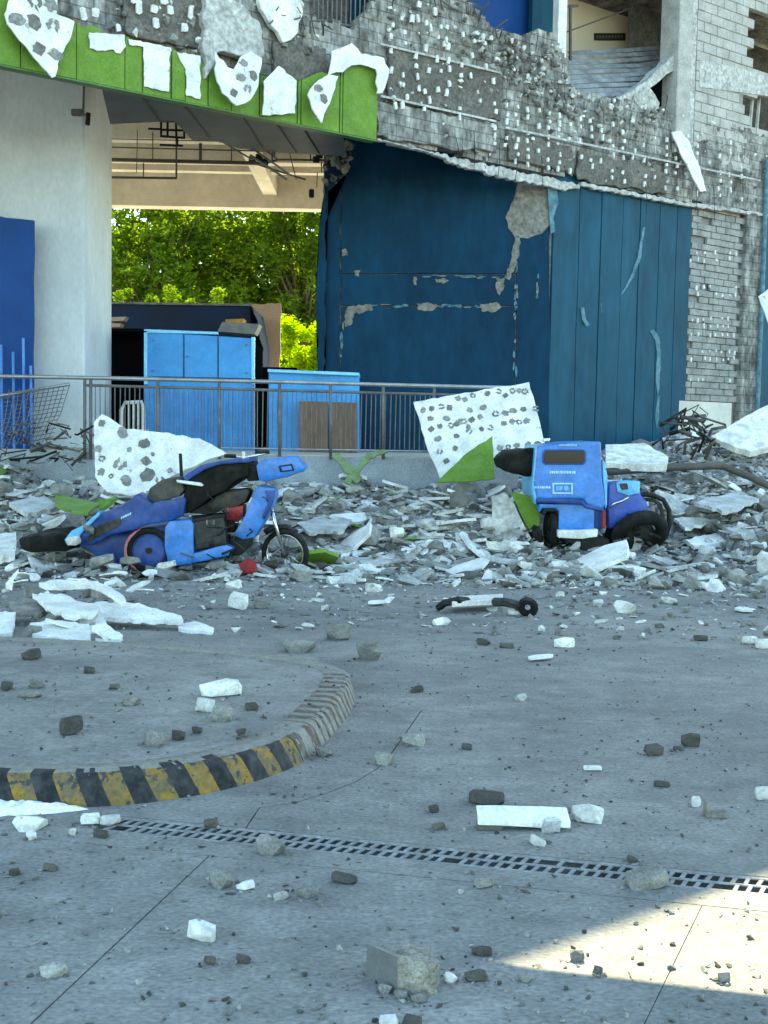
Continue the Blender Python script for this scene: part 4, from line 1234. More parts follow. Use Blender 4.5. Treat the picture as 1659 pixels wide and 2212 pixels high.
# ================================================================== RAILING
YR = 17.95
rl = thing('railing', 'grey steel railing with thin upright bars on the low plinth', 'railing', A(560, 985, YR))
MB().tube([A(-260, 808, YR), A(240, 817, YR), A(640, 826, YR), A(1020, 836, YR), A(1110, 838, YR)], .032, 8).build('handrail', 'rail', rl, smooth=True)
MB().tube([A(-40, 862, YR), A(60, 845, YR), A(150, 830, YR)], .028, 8).build('bent_rail', 'rail', rl, smooth=True)
MB().tube([A(180, 832, YR), A(560, 842, YR), A(1020, 854, YR), A(1110, 856, YR)], .022, 8).build('mid_rail', 'rail_dark', rl, smooth=True)
MB().tube([A(200, 962, YR), A(560, 969, YR), A(940, 975, YR), A(1110, 978, YR)], .014, 6).build('bottom_rail', 'rail', rl, smooth=True)
for x in (183, 196, 341, 474, 604, 714, 828, 938, 1050):
    a, b = A(x, 818 + (x - 240) * .025, YR), A(x, 992, YR)
    MB().tube([a, b], .026, 8).build('post', 'rail_dark', rl, smooth=True)
bar = None
x = 206
while x < 1100:
    z0, z1_ = A(x, 966 + (x - 560) * .016, YR), A(x, 838 + (x - 400) * .026, YR)
    if bar is None:
        bar = MB().cyl((0, 0, 0), (0, 0, 1), .0085, 5).mesh('baluster', 'rail_dark')
    link('baluster', bar, rl, Matrix.Translation(z0) @ Matrix.Rotation(random.uniform(-.01, .01), 4, 'Y') @ Matrix.Diagonal((1, 1, z1_.z - z0.z, 1)))
    x += 10.6
# torn wire mesh at the left
wm = thing('torn_wire_mesh', 'sagging torn wire mesh hanging from the rail by the blue sheet', 'wire mesh', A(100, 960, 17.7))
for i in range(13):
    t = i / 12
    a = (20 + 130 * t, 842 - 10 * t); b = (-10 + 110 * t, 965 - 10 * t)
    MB().tube([A(a[0], a[1], 17.8), A((a[0] + b[0]) / 2 + 6, (a[1] + b[1]) / 2, 17.65), A(b[0], b[1], 17.6)], .007, 4).build('wire', 'rail_dark', wm)
    t2 = t
    y = 845 + 110 * t
    MB().tube([A(10 - 18 * t, y + 6, 17.75), A(75, y - 3, 17.66), A(146 - 30 * t, y - 12, 17.7)], .006, 4).build('wire', 'rail_dark', wm)

# ================================================================== RUBBLE HEAP
def HH(x, y):
    toe = 12.5 + .5 * noise.noise(Vector((x * .5, 3, 0))) + (.5 if -1 < x < 1.6 else 0)
    t = max(0, min(1, (y - toe) / (17.8 - toe)))
    h = .70 * t ** 1.2
    h += .42 * sstep(2.6, 5.5, x) * sstep(15.8, 20.5, y)
    h += .30 * sstep(17.5, 21.5, y) * sstep(1.8, 3.0, x)
    h += .28 * sstep(5.0, 7.5, x) * sstep(17.5, 20.5, y)
    h += .25 * sstep(-4.8, -6.2, x) * sstep(14.5, 17.5, y)
    h += .16 * math.exp(-((x - 1.35) / 1.0) ** 2 - ((y - 16.2) / .9) ** 2)
    p = Vector((x, y, 0))
    rg = noise.noise(p * 1.3) * .16 + noise.noise(p * 3.3) * .10 + noise.noise(p * 8) * .05
    h += rg * min(1, t * 3.5)
    if t <= 0:
        # thin spill of dust ahead of the toe
        h = -.02
    if 1.9 < x < 4.5 and 12.6 < y < 16.2: h = min(h, .06 + .05 * max(0, y - 13.6) + rg * .35)
    if -4.9 < x < -.8 and 12.3 < y < 13.9: h = min(h, .05 + rg * .3)
    return h
st_ = .085
x0, x1, y0, y1 = -10.0, 13.0, 11.6, 25.0
nx, ny = int((x1 - x0) / st_), int((y1 - y0) / st_)
V = []; F = []
for j in range(ny + 1):
    for i in range(nx + 1):
        x = x0 + i * st_; y = y0 + j * st_
        V.append((x, y, HH(x, y)))
for j in range(ny):
    yy = y0 + (j + .5) * st_
    for i in range(nx):
        xx = x0 + (i + .5) * st_
        if yy > 17.95 and xx < 1.95: continue
        if HH(xx, yy) < -.015 and HH(xx, yy + st_) < -.015: continue
        F.append((j * (nx + 1) + i, j * (nx + 1) + i + 1, (j + 1) * (nx + 1) + i + 1, (j + 1) * (nx + 1) + i))
used = sorted({i for f in F for i in f}); mp_ = {a: b for b, a in enumerate(used)}
mb = MB(); mb.v = [Vector(V[i]) for i in used]; mb.f = [tuple(mp_[i] for i in f) for f in F]; mb.m = [0] * len(F)
tag(mb.build('rubble_heap', 'concrete_dust'), 'grey heap of crushed concrete along the front of the building', 'rubble', kind='stuff')

def rockmesh(seed, mt, sq=(1, 1, 1), n=16, box=.55):
    rr = random.Random(seed)
    bm = bmesh.new()
    for i in range(n):
        v = Vector((rr.uniform(-1, 1), rr.uniform(-1, 1), rr.uniform(-1, 1)))
        m_ = max(abs(v.x), abs(v.y), abs(v.z))
        s_ = v.normalized(); c_ = v / m_
        v = s_.lerp(c_, box) * rr.uniform(.8, 1.0)
        bm.verts.new((v.x * sq[0], v.y * sq[1], v.z * sq[2]))
    bmesh.ops.convex_hull(bm, input=bm.verts)
    bmesh.ops.delete(bm, geom=[v for v in bm.verts if not v.link_faces], context='VERTS')
    E = [e for e in bm.edges if len(e.link_faces) == 2 and e.calc_face_angle(0) > R(30)]
    me = bpy.data.meshes.new('chunk')
    bmesh.ops.recalc_face_normals(bm, faces=bm.faces)
    bm.to_mesh(me); bm.free()
    me.materials.append(MATS[mt])
    return me
def platemesh(seed, mt, th=.08, asp=1.0, n=7):
    rr = random.Random(seed)
    pts = []
    for i in range(n):
        a = 2 * math.pi * (i + rr.uniform(-.3, .3)) / n
        r_ = rr.uniform(.65, 1.05)
        pts.append((math.cos(a) * r_, math.sin(a) * r_ * asp, th / 2))
    return MB().prism(pts, (0, 0, -th)).mesh('shard', mt)
ROCK = {m_: [rockmesh(100 + i, m_, (1, .8, .65), n=30, box=.62) for i in range(9)] for m_ in ('rubble_grey', 'rubble_dark', 'rubble_white')}
PLATE = {m_: [platemesh(200 + i, m_, .11, random.Random(i).uniform(.35, .9)) for i in range(9)] for m_ in ('rubble_grey', 'panel_white', 'green_panel', 'facade_light')}
def place(me, name, p, s, seed, flat=0.35, label=None, cat=None, group=None, yaw=None):
    rr = random.Random(seed)
    M = Matrix.Translation(p) @ Matrix.Rotation(rr.uniform(0, 6.28) if yaw is None else yaw, 4, 'Z') @ Matrix.Rotation(rr.gauss(0, flat), 4, 'X') @ Matrix.Rotation(rr.gauss(0, flat), 4, 'Y')
    if isinstance(s, (int, float)): s = (s, s, s)
    return tag(link(name, me, None, M @ Matrix.Diagonal((*s, 1))), label, cat, group)

def zone(x, y):
    if y < 12.6: return ('on the road before the rubble heap', 'debris at the foot of the heap')
    if x < -2.2: return ('in the heap by the left tricycle', 'debris in the left of the heap')
    if x < 1.9: return ('in the heap between the tricycles', 'debris in the middle of the heap')
    return ('in the heap by the right tricycle', 'debris in the right of the heap')
rr = random.Random(17)
def blocked(x, y):
    return (-4.75 < x < -.75 and 11.9 < y < 14.2) or (1.9 < x < 4.2 and 13.6 < y < 16.0)
cnt = 0
KIND = (('rubble_grey', 'rock', 'concrete_chunk', 'grey broken concrete chunk', 'concrete chunk', 40), ('rubble_white', 'rock', 'plaster_chunk', 'white plaster chunk', 'plaster chunk', 14),
        ('panel_white', 'plate', 'panel_shard', 'flat white cladding shard', 'panel shard', 34), ('facade_light', 'plate', 'concrete_slab_piece', 'flat pale grey slab piece', 'slab piece', 22), ('green_panel', 'plate', 'green_shard', 'green painted panel shard', 'panel shard', 6))
tot = sum(k[5] for k in KIND)
placed = 0
while placed < 250:
    x = rr.uniform(-6.2, 7.5); y = 11.2 + 7.0 * rr.random() ** .8
    if x > 2.2 and rr.random() < .3: y = rr.uniform(17, 20.5)
    if abs(x) > y * .36: continue
    if y > 17.75 and x < 2.1: continue
    if blocked(x, y): continue
    k = rr.uniform(0, tot)
    for kd in KIND:
        k -= kd[5]
        if k <= 0: break
    big = rr.random() ** 2.2
    s_ = .05 + .22 * big if kd[1] == 'rock' else .09 + .42 * big
    if y < 12.4: s_ = min(s_, .09)
    zt, gp = zone(x, y)
    sw = 'small' if s_ < .10 else ('large' if s_ > .22 else 'middling')
    if y >= 12.6: zt += ', high at the back' if y > 16.2 else (', halfway up' if y > 14.4 else ', low at the front')
    h = max(0, HH(x, y))
    me = rr.choice((ROCK if kd[1] == 'rock' else PLATE)[kd[0]])
    place(me, kd[2], Vector((x, y, h + s_ * (.35 if kd[1] == 'rock' else .22))), s_, placed, .30 if kd[1] == 'rock' else .28,
          f'{sw} {kd[3]} {zt}', kd[4], f'{sw} {kd[3]}s, {gp}')
    placed += 1
# countless small pieces
def frag_stuff(name, label, mt, n, region, smin, smax, seed, plate=.5, pw=1.0, road_=False):
    rr = random.Random(seed)
    src = []
    for i in range(8):
        me = rockmesh(300 + seed * 20 + i, mt, (1, .8, .6), n=9)
        src.append(([v.co.copy() for v in me.vertices], [tuple(p.vertices) for p in me.polygons]))
        bpy.data.meshes.remove(me)
    pl = []
    for i in range(6):
        me = platemesh(400 + seed * 20 + i, mt, .15, rr.uniform(.22, .75), rr.choice((5, 6, 7)))
        pl.append(([v.co.copy() for v in me.vertices], [tuple(p.vertices) for p in me.polygons]))
        bpy.data.meshes.remove(me)
    V = []; F = []
    c = 0
    while c < n:
        r_ = region(rr)
        if r_ is None: continue
        x, y, h = r_
        c += 1
        isp = rr.random() < plate
        sv, sf = rr.choice(pl if isp else src)
        s_ = smin + (smax - smin) * rr.random() ** 3.2
        if isp: s_ *= 1.5
        M = Matrix.Rotation(rr.uniform(0, 6.28), 3, 'Z') @ Matrix.Rotation(rr.gauss(0, .22), 3, 'X') @ Matrix.Rotation(rr.gauss(0, .22), 3, 'Y')
        o = Vector((x, y, h + s_ * (.16 if isp else .3)))
        b = len(V)
        V += [o + M @ (v * s_) for v in sv]
        F += [tuple(i + b for i in f) for f in sf]
    me = bpy.data.meshes.new(name)
    me.from_pydata([tuple(v) for v in V], [], F)
    me.materials.append(MATS[mt])
    return tag(link(name, me), label, 'rubble', None, 'stuff')
def heap_region(rr):
    x = rr.uniform(-7, 8.5); y = 11.9 + 8.8 * rr.random()
    if abs(x) > y * .38 or (y > 17.8 and x < 2.1): return None
    h = HH(x, y)
    if h < 0 and rr.random() < .45: return None
    if 2.0 < x < 4.3 and 13.9 < y < 14.7 and rr.random() < .6: return None
    if -4.6 < x < -.9 and 12.2 < y < 12.75 and rr.random() < .6: return None
    return x, y, max(0, h)
def apron_region(rr):
    y = 13.2 - 4.2 * rr.random() ** 1.7
    x = rr.uniform(-.37, .37) * y
    if y < 8.4 and x < -.2: return None
    return x, y, 0.0
def onisl(x, y): return inpoly(x, y, ISLP)
ISLP = [(p.x, p.y) for p in path] + [(-12, 8.4), (-12, 4.8)]
def road_region(rr):
    y = 2.9 + 9.0 * rr.random() ** 1.25
    x = rr.uniform(-.36, .36) * y
    d_ = Vector((x, y)) - GA
    if abs(d_.dot(gn)) < .1 and d_.dot(gd) > -.05: return None
    return x, y, (.129 if onisl(x, y) else 0.0)
frag_stuff('grey_fragments', 'countless grey concrete fragments covering the heap', 'rubble_grey', 4200, heap_region, .012, .15, 1, .4)
frag_stuff('dark_fragments', 'countless dark crushed fragments between the larger pieces', 'rubble_dark', 900, heap_region, .02, .12, 2, .3)
frag_stuff('white_fragments', 'countless white plaster and panel fragments on the heap', 'rubble_white', 2600, heap_region, .02, .13, 3, .75)
frag_stuff('pale_fragments', 'countless pale dusty slab fragments on the heap', 'rubble_pale', 4200, heap_region, .012, .19, 8, .75)
frag_stuff('plaster_grains', 'fine pale plaster grains filling the gaps of the heap', 'rubble_pale', 6000, heap_region, .006, .04, 10, .2)
frag_stuff('road_crumbs', 'grey crumbs strewn on the road below the heap', 'rubble_grey', 2600, apron_region, .008, .05, 4, .3)
frag_stuff('white_road_crumbs', 'white crumbs strewn on the road below the heap', 'rubble_white', 520, apron_region, .008, .055, 5, .6)
frag_stuff('road_grit', 'fine dark grit scattered over the road and island', 'rubble_dark', 1700, road_region, .002, .015, 6, .2)
frag_stuff('pale_road_grit', 'fine grey grit scattered over the road and island', 'rubble_grey', 2600, road_region, .002, .017, 7, .3)

# ------------------------------------------------------------------ big fallen cladding panels
def slab_panel(name, pts, depth_of, thick, mt, label, cat, spots=(), sr=.06, jg=0, seed=0, sp_n=None, group=None, step=14):
    """pts in photo pixels, depth_of(x,y) gives each corner's real distance, so the sheet leans"""
    q = jag(pts, step, jg, seed=seed) if jg else pts
    P = [A(x, y, depth_of(x, y)) for x, y in q]
    n = (A(*pts[1], depth_of(*pts[1])) - A(*pts[0], depth_of(*pts[0]))).cross(A(*pts[2], depth_of(*pts[2])) - A(*pts[0], depth_of(*pts[0]))).normalized()
    if n.y > 0: n = -n
    o = MB().prism(P, -n * thick).build(name, mt, None, bevel=.004)
    tag(o, label, cat, group)
    xa = Vector((1, 0, 0)) - n * n.x
    for i, (x, y, *r_) in enumerate(spots):
        p = A(x, y, depth_of(x, y)) + n * .001
        rr_ = random.Random(i + seed)
        s_ = (r_[0] if r_ else sr) * rr_.uniform(.85, 1.15)
        link('adhesive_spot', spot_me[i % 7], o, basis(xa, n, p) @ Matrix.Rotation(rr_.uniform(0, 6), 4, 'Z') @ Matrix.Diagonal((s_, s_, 1, 1)))
    return o
# right leaning panel
z4 = lambda x, y: ((760 + x / 1.43) / 1.15732, (440 + y / 1.43) / 1.15732)
spots = [z4(*p) for p in ((425, 838), (457, 832), (490, 825), (520, 828), (550, 795), (605, 785), (592, 838), (640, 828), (655, 778), (695, 770), (720, 785), (770, 768), (790, 770), (452, 868), (510, 868), (545, 888), (570, 878), (600, 872), (630, 862), (685, 850), (720, 848), (748, 840), (785, 835), (830, 832),
                          (455, 905), (485, 895), (525, 892), (555, 880), (588, 898), (635, 905), (665, 900), (715, 885), (745, 878), (770, 880), (795, 875), (478, 940), (545, 930), (590, 915), (540, 975), (700, 972), (730, 970), (760, 965), (800, 960), (835, 958), (485, 985), (508, 1020), (575, 800), (745, 768))]
slab_panel('torn_sheet', [(893, 868), (1143, 825), (1178, 958), (1070, 990), (952, 1036), (930, 985)], lambda x, y: 17.2 - (y - 830) / 200 * .75, .035, 'panel_white', 'big white cladding panel with many dark spots leaning on the railing', 'cladding sheet', spots, .047, 1.5, 3)
slab_panel('green_panel_piece', [(944, 1042), (1000, 985), (1064, 941), (1067, 1000), (1070, 1034), (1010, 1040)], lambda x, y: 16.3 - (y - 940) / 100 * .2, .03, 'green_panel', 'green triangular panel piece in front of the spotted white panel', 'cladding sheet', (), .05, 1.5, 4)
slab_panel('green_panel_piece', [(1104, 1062), (1160, 1072), (1166, 1130), (1150, 1158), (1124, 1110)], lambda x, y: 14.9, .03, 'green_panel', 'green panel strip stuck beside the right tricycle body', 'cladding sheet', (), .05, 1.5, 5)
slab_panel('upright_slab', [(1062, 1072), (1090, 1062), (1112, 1090), (1150, 1168), (1066, 1172)], lambda x, y: 15.0 - (y - 1062) / 110 * .3, .06, 'facade_light', 'grey slab standing on edge left of the right tricycle', 'slab', (), .05, 2, 6)
# left white panel
z5 = lambda x, y: ((x / 1.728) / 1.15732, (1000 + y / 1.728) / 1.15732)
spots = [(*z5(x, y), r_) for x, y, r_ in ((530, 140, .075), (625, 190, .08), (520, 275, .085), (632, 265, .065), (425, 212, .05), (440, 255, .045), (438, 312, .055), (545, 350, .08), (640, 325, .085), (690, 345, .06), (440, 100, .05), (735, 305, .04), (480, 330, .03), (560, 215, .03), (660, 235, .03))]
slab_panel('torn_sheet', [z5(*p) for p in ((405, 95), (440, 60), (500, 95), (545, 125), (700, 140), (860, 165), (985, 235), (900, 255), (800, 300), (740, 330), (650, 400), (560, 415), (460, 395), (410, 330))], lambda x, y: 15.0 - (y - 890) / 170 * .5, .035, 'panel_white', 'big white spotted cladding panel standing behind the left tricycle', 'cladding sheet', spots, .08, 2.5, 7)
# foreground-left heap of white slabs
def ground_plate(pts, z0, z1, thick, mt, label, seed, name='panel_slab', cat='panel slab', group='broken slabs about the heap', jg=2.8):
    ys = [p[1] for p in pts]
    q = jag(pts, 10, jg, seed=seed)
    ya, yb = min(ys), max(ys)
    P = []
    for x, y in q:
        z = z1 + (z0 - z1) * (y - ya) / (yb - ya)
        P.append(G(x, y, z))
    o = MB().prism(P, (0, 0, -thick)).build(name, mt, None)
    return tag(o, label, cat, group)
ground_plate([(84, 1258), (120, 1252), (172, 1250), (212, 1254), (214, 1262), (160, 1264), (110, 1266)], .26, .30, .035, 'panel_white', 'curved white panel strip topping the left slab pile', 1)
ground_plate([(208, 1256), (240, 1268), (268, 1288), (272, 1296), (260, 1296), (228, 1276), (206, 1266)], .22, .30, .035, 'panel_white', 'narrow white strip sloping down right from the curved strip', 61)
ground_plate([(70, 1282), (140, 1284), (176, 1300), (214, 1306), (200, 1326), (150, 1328), (100, 1310)], .16, .22, .04, 'panel_white', 'white slab under the curved strip of the left pile', 2)
ground_plate([(206, 1300), (300, 1302), (318, 1310), (392, 1330), (396, 1340), (300, 1338), (230, 1332), (196, 1328)], .08, .17, .035, 'panel_white', 'longest white panel slab tapering to the right in the left pile', 62)
ground_plate([(65, 1345), (120, 1340), (192, 1348), (196, 1385), (140, 1382), (62, 1366)], .06, .12, .07, 'panel_white', 'square white slab at the front of the left pile', 3)
ground_plate([(198, 1352), (230, 1348), (265, 1372), (262, 1382), (235, 1378)], .10, .16, .04, 'panel_white', 'tilted white slab end beside the front square slab', 4)
ground_plate([(206, 1378), (258, 1380), (254, 1398), (208, 1396)], .02, .06, .05, 'panel_white', 'small white slab lying in front of the tilted slab', 5)
ground_plate([(-10, 1320), (34, 1322), (32, 1344), (-10, 1350)], .08, .12, .05, 'panel_white', 'white slab cut by the left edge, upper of two', 6)
ground_plate([(-10, 1352), (30, 1350), (26, 1366), (-10, 1370)], .03, .06, .04, 'panel_white', 'white slab cut by the left edge, lower of two', 7)
ground_plate([(384, 1345), (420, 1342), (462, 1356), (458, 1366), (420, 1362), (386, 1356)], .02, .05, .03, 'panel_white', 'thin pointed white slab right of the left pile', 8)
ground_plate([(20, 1300), (70, 1296), (110, 1306), (90, 1322), (40, 1320)], .12, .16, .05, 'rubble_grey', 'grey slab behind the white slabs of the left pile', 9)
ground_plate([(-10, 1155), (34, 1148), (32, 1190), (-10, 1200)], .45, .55, .08, 'rubble_white', 'cream block cut by the left edge beside the heap', 10)
ground_plate([(12, 1260), (40, 1228), (30, 1240), (26, 1266)], .25, .4, .04, 'panel_white', 'narrow upright white sliver at the left edge', 11)
ground_plate([(120, 1068), (195, 1082), (215, 1090), (190, 1108), (140, 1100), (118, 1085)], .62, .72, .03, 'green_panel', 'pale green panel scrap behind the left tricycle', 12)
ground_plate([(682, 1008), (694, 1006), (708, 1085), (698, 1090)], .35, .75, .04, 'rubble_white', 'white upright strip leaning beside the left tricycle cowl', 13)
ground_plate([(600, 1040), (660, 1014), (690, 1022), (650, 1032), (620, 1050)], .75, .82, .03, 'rubble_white', 'white bent strip behind the left tricycle cowl', 14)
ground_plate([(772, 1028), (790, 1020), (830, 1058), (880, 1040), (940, 1050), (900, 1072), (830, 1082), (800, 1066)], .55, .8, .05, 'facade_light', 'pale grey broken slab in the middle of the heap', 15)
ground_plate([(850, 1072), (1000, 1030), (1062, 1040), (1060, 1085), (960, 1090), (880, 1090)], .5, .72, .06, 'facade_light', 'wide pale slab below the green triangular piece', 16)
ground_plate([(770, 1168), (870, 1158), (876, 1164), (820, 1178), (780, 1178)], .12, .2, .05, 'rubble_white', 'long white splinter in the middle of the heap', 17)
ground_plate([(870, 1180), (960, 1150), (1060, 1158), (1050, 1180), (940, 1196)], .10, .3, .05, 'panel_white', 'broad white slab lying in the heap left of the right tricycle', 18)
ground_plate([(1050, 1168), (1140, 1170), (1150, 1180), (1060, 1182)], .18, .26, .05, 'rubble_white', 'long white splinter at the foot of the right tricycle', 19)
slab_panel('panel_slab', [(1308, 960), (1390, 956), (1444, 986), (1440, 1002), (1308, 1000)], lambda x, y: 17.6 - (y - 956) / 45 * 1.0, .12, 'rubble_white', 'white topped slab lying behind the right tricycle', 'panel slab', (), .05, 1.5, 20)
slab_panel('panel_slab', [(1535, 942), (1600, 905), (1665, 872), (1700, 880), (1690, 960), (1620, 975), (1570, 957)], lambda x, y: 19.6 - (y - 872) / 100 * .9, .12, 'rubble_white', 'large pale slab tipped up at the right edge of the heap', 'panel slab', (), .05, 2, 21)
ground_plate([(1590, 1180), (1670, 1190), (1680, 1215), (1600, 1205)], .12, .2, .05, 'facade_light', 'grey slab low on the right edge of the heap', 22)
ground_plate([(1480, 1165), (1560, 1150), (1590, 1165), (1500, 1180)], .2, .3, .05, 'panel_white', 'white slab right of the overturned motorcycle wheel', 23)
ground_plate([(1140, 1225), (1230, 1222), (1240, 1232), (1150, 1238)], .04, .08, .03, 'panel_white', 'thin white slab just before the right tricycle', 24)
ground_plate([(1490, 1225), (1560, 1232), (1600, 1246), (1500, 1240)], .03, .08, .03, 'panel_white', 'long thin white slab right of the road', 25)
ground_plate([(700, 1180), (745, 1172), (760, 1186), (720, 1196)], .12, .2, .04, 'facade_light', 'pale slab piece right of the left tricycle wheel', 26)
ground_plate([(560, 1060), (600, 1050), (640, 1064), (600, 1080)], .45, .6, .04, 'facade_light', 'pale slab piece behind the left tricycle cowl', 27)
rr = random.Random(41)
for i in range(34):
    x = rr.uniform(-10, 330) if i < 26 else rr.uniform(-10, 120)
    y = rr.uniform(1245, 1392) if i < 26 else rr.uniform(1190, 1260)
    if x > 150 and y > 1375 - (x - 150) * .1: y -= 60
    p = G(x, y)
    sz = rr.uniform(.05, .17)
    wh = rr.random() < .62
    place(rr.choice(PLATE['panel_white'] if wh else ROCK['rubble_grey']), 'panel_shard' if wh else 'concrete_chunk', p + Vector((0, 0, rr.uniform(.03, .14))), sz if wh else sz * .7, 900 + i, .3,
          'white shard in the low slab pile left of the road' if wh else 'grey chunk in the low slab pile left of the road', 'panel shard' if wh else 'concrete chunk', 'white shards in the left slab pile' if wh else 'grey chunks in the left slab pile')
ground_plate([(640, 1130), (700, 1112), (760, 1122), (742, 1146), (668, 1150)], .34, .46, .04, 'rubble_pale', 'pale flat sheet on the heap right of the left tricycle cowl', 41)
ground_plate([(905, 1110), (985, 1098), (1032, 1118), (960, 1134)], .36, .5, .05, 'rubble_white', 'white flat sheet in the centre of the heap', 42)
ground_plate([(760, 1205), (850, 1196), (872, 1210), (790, 1222)], .06, .14, .04, 'rubble_pale', 'pale flat sheet low in the middle of the heap', 43)
ground_plate([(1500, 1085), (1580, 1064), (1640, 1078), (1570, 1104)], .62, .8, .05, 'rubble_pale', 'pale flat sheet high on the right of the heap', 44)
ground_plate([(1455, 1120), (1530, 1108), (1556, 1126), (1480, 1140)], .38, .5, .04, 'rubble_white', 'white flat sheet right of the crash bar', 45)
ground_plate([(1560, 1135), (1650, 1120), (1680, 1142), (1600, 1156)], .34, .46, .05, 'rubble_pale', 'pale flat sheet cut by the right edge of the heap', 46)
ground_plate([(20, 1085), (95, 1070), (130, 1092), (60, 1110)], .55, .7, .05, 'rubble_pale', 'pale flat sheet on the heap left of the green scrap', 47)
# pipe and twigs at right
tag(MB().tube([A(1306, 1020, 16.6), A(1430, 1010, 16.8), A(1560, 1006, 17.2), A(1620, 1030, 17.0), A(1690, 1062, 16.6)], .055, 8).build('fallen_pipe', 'pipe_brown', smooth=True), 'long dark pipe lying across the heap at the right', 'pipe')
br = thing('uprooted_branches', 'dark tangle of bent bars and twigs beside the teal panel wall', 'twisted bars', A(1480, 950, 19))
rr = random.Random(12)
for i in range(34):
    x = rr.uniform(1430, 1540); y = rr.uniform(905, 985)
    T([(x, y), (x + rr.uniform(-25, 25), y - rr.uniform(5, 40)), (x + rr.uniform(-45, 45), y - rr.uniform(-15, 40))], rr.uniform(.008, .035), 18.6 + rr.uniform(-.5, .5), rr.choice(['steel_dark', 'pipe_brown', 'rubble_dark']), 'bar', br)
b2_ = thing('tangled_rebar', 'tangle of bent grey bars on the plinth at the left edge', 'twisted bars', A(60, 990, 17.2))
for i in range(40):
    x = rr.uniform(-20, 180); y = rr.uniform(930, 1000)
    T([(x, y), (x + rr.uniform(-25, 25), y - rr.uniform(-8, 25)), (x + rr.uniform(-60, 60), y - rr.uniform(-20, 25))], rr.uniform(.006, .022), 17.3 + rr.uniform(-.5, .4), rr.choice(['steel_dark', 'rail_dark', 'rubble_dark']), 'bar', b2_)
# teal sheet and white sheet on the right edge
slab_panel('bent_sheet', [(1638, 640), (1665, 620), (1680, 700), (1660, 700)], lambda x, y: 22.5, .03, 'panel_white', 'white sheet bent outward at the right edge of the picture', 'sheet', (), .05, 1, 8)
# pale green strips leaning before the plinth
for k_, (pts, lab) in enumerate((([(716, 985), (732, 978), (782, 1030), (770, 1044)], 'pale green strip slanting down right before the plinth'),
                                 ([(742, 1040), (756, 1046), (800, 990), (838, 976), (832, 970), (792, 980)], 'pale green strip slanting up right before the plinth'))):
    slab_panel('torn_sheet', pts, lambda x, y: 17.55 - (y - 970) / 80 * .5, .03, 'weed', lab, 'cladding sheet', (), .05, 2.0, 90 + k_, step=8)

# ================================================================== TRICYCLES
def wheel(par, c, ax, Rr, r, spokes=12, mt='rubber', rim='chrome', name='wheel', disc=None):
    ax = Vector(ax).normalized()
    w = MB().torus(c, ax, Rr, r, 28, 8).build(name, mt, par, smooth=True)
    MB().torus(c, ax, Rr - r * .95, r * .35, 24, 6).build('rim', rim, w, smooth=True)
    c = Vector(c)
    MB().cyl(c - ax * .05, c + ax * .05, .035, 10).build('hub', 'black_plastic', w)
    if disc:
        MB().cyl(c - ax * .02, c + ax * .02, Rr - r * 1.1, 20).build('cover', disc, w, bevel=.008)
    else:
        a = ax.orthogonal().normalized(); b = ax.cross(a)
        for i in range(spokes):
            t = 2 * math.pi * i / spokes
            d = a * math.cos(t) + b * math.sin(t)
            d2 = a * math.cos(t + .35) + b * math.sin(t + .35)
            MB().tube([c + d * .03, c + d2 * (Rr - r)], .004, 4).build('spoke', rim, w)
    return w
Q = lambda zx, zy: ((40 + zx / 2.07375) / 1.15732, (1100 + zy / 2.07375) / 1.15732)
TL = thing('motor_tricycle', 'crushed blue motor tricycle lying in the rubble with its front wheel to the right', 'tricycle', A(400, 1225, 13.0), 'blue tricycles wrecked in the rubble')
def tp(name, pts, Y, th, mt, bev=.02, par=None, label=None):
    o = pxprism([Q(*p) for p in pts], Y, th).build(name, mt, par or TL, bevel=bev, seg=2, crumple=(.012 if name in ('headlight_cowl', 'leg_shield', 'side_panel') else .030) if bev >= .03 else (.010 if bev > .004 else 0), cs=4.0)
    if label: o['label'] = label
    return o
tp('sidecar_body', [(320, 545), (440, 500), (560, 470), (760, 440), (900, 425), (912, 630), (830, 655), (560, 660), (430, 625)], 12.78, .95, 'trike_deep', .05)
tp('side_panel', [(770, 450), (792, 416), (908, 410), (920, 436), (916, 612), (908, 644), (788, 658), (768, 560)], 12.62, .25, 'trike_blue', .03)
tp('roof_sheet', [(250, 520), (330, 480), (430, 385), (520, 350), (600, 302), (628, 276), (652, 290), (700, 330), (860, 295), (876, 310), (868, 392), (790, 418), (690, 436), (560, 470), (430, 520), (340, 548)], 12.60, .22, 'trike_deep', .03, label='crumpled blue roof sheet')
tp('roof_reflection', [(350, 530), (430, 440), (545, 400), (540, 440), (450, 490), (380, 530)], 12.585, .03, 'seat', .004)  # dark olive reflection painted onto the roof sheet
for i in range(5):
    x = 545 + i * 11
    tp('roof_mark', [(x, 398 - i * 5), (x + 7, 395 - i * 5), (x + 5, 408 - i * 5), (x - 2, 411 - i * 5)], 12.588, .02, 'lettering', 0)
tp('roof_end', [(250, 520), (290, 470), (350, 440), (430, 370), (430, 392), (350, 470), (300, 530), (262, 545)], 12.55, .3, 'trike_edge', .01)
tp('canopy', [(860, 300), (880, 210), (1000, 135), (1200, 112), (1205, 180), (1150, 215), (1010, 300), (900, 380), (872, 390)], 12.75, 1.0, 'canvas_black', .03, label='torn black canopy')
tp('canopy_rib', [(866, 192), (960, 128), (1060, 108), (1205, 92), (1208, 116), (1060, 128), (980, 152), (880, 218)], 12.70, .9, 'trike_deep', .01)
tp('seat', [(890, 385), (960, 340), (1080, 270), (1190, 250), (1215, 262), (1190, 322), (1080, 360), (990, 392)], 12.9, .5, 'seat', .03)
tp('battery_box', [(912, 420), (1076, 392), (1092, 545), (930, 568)], 12.66, .4, 'engine', .02)
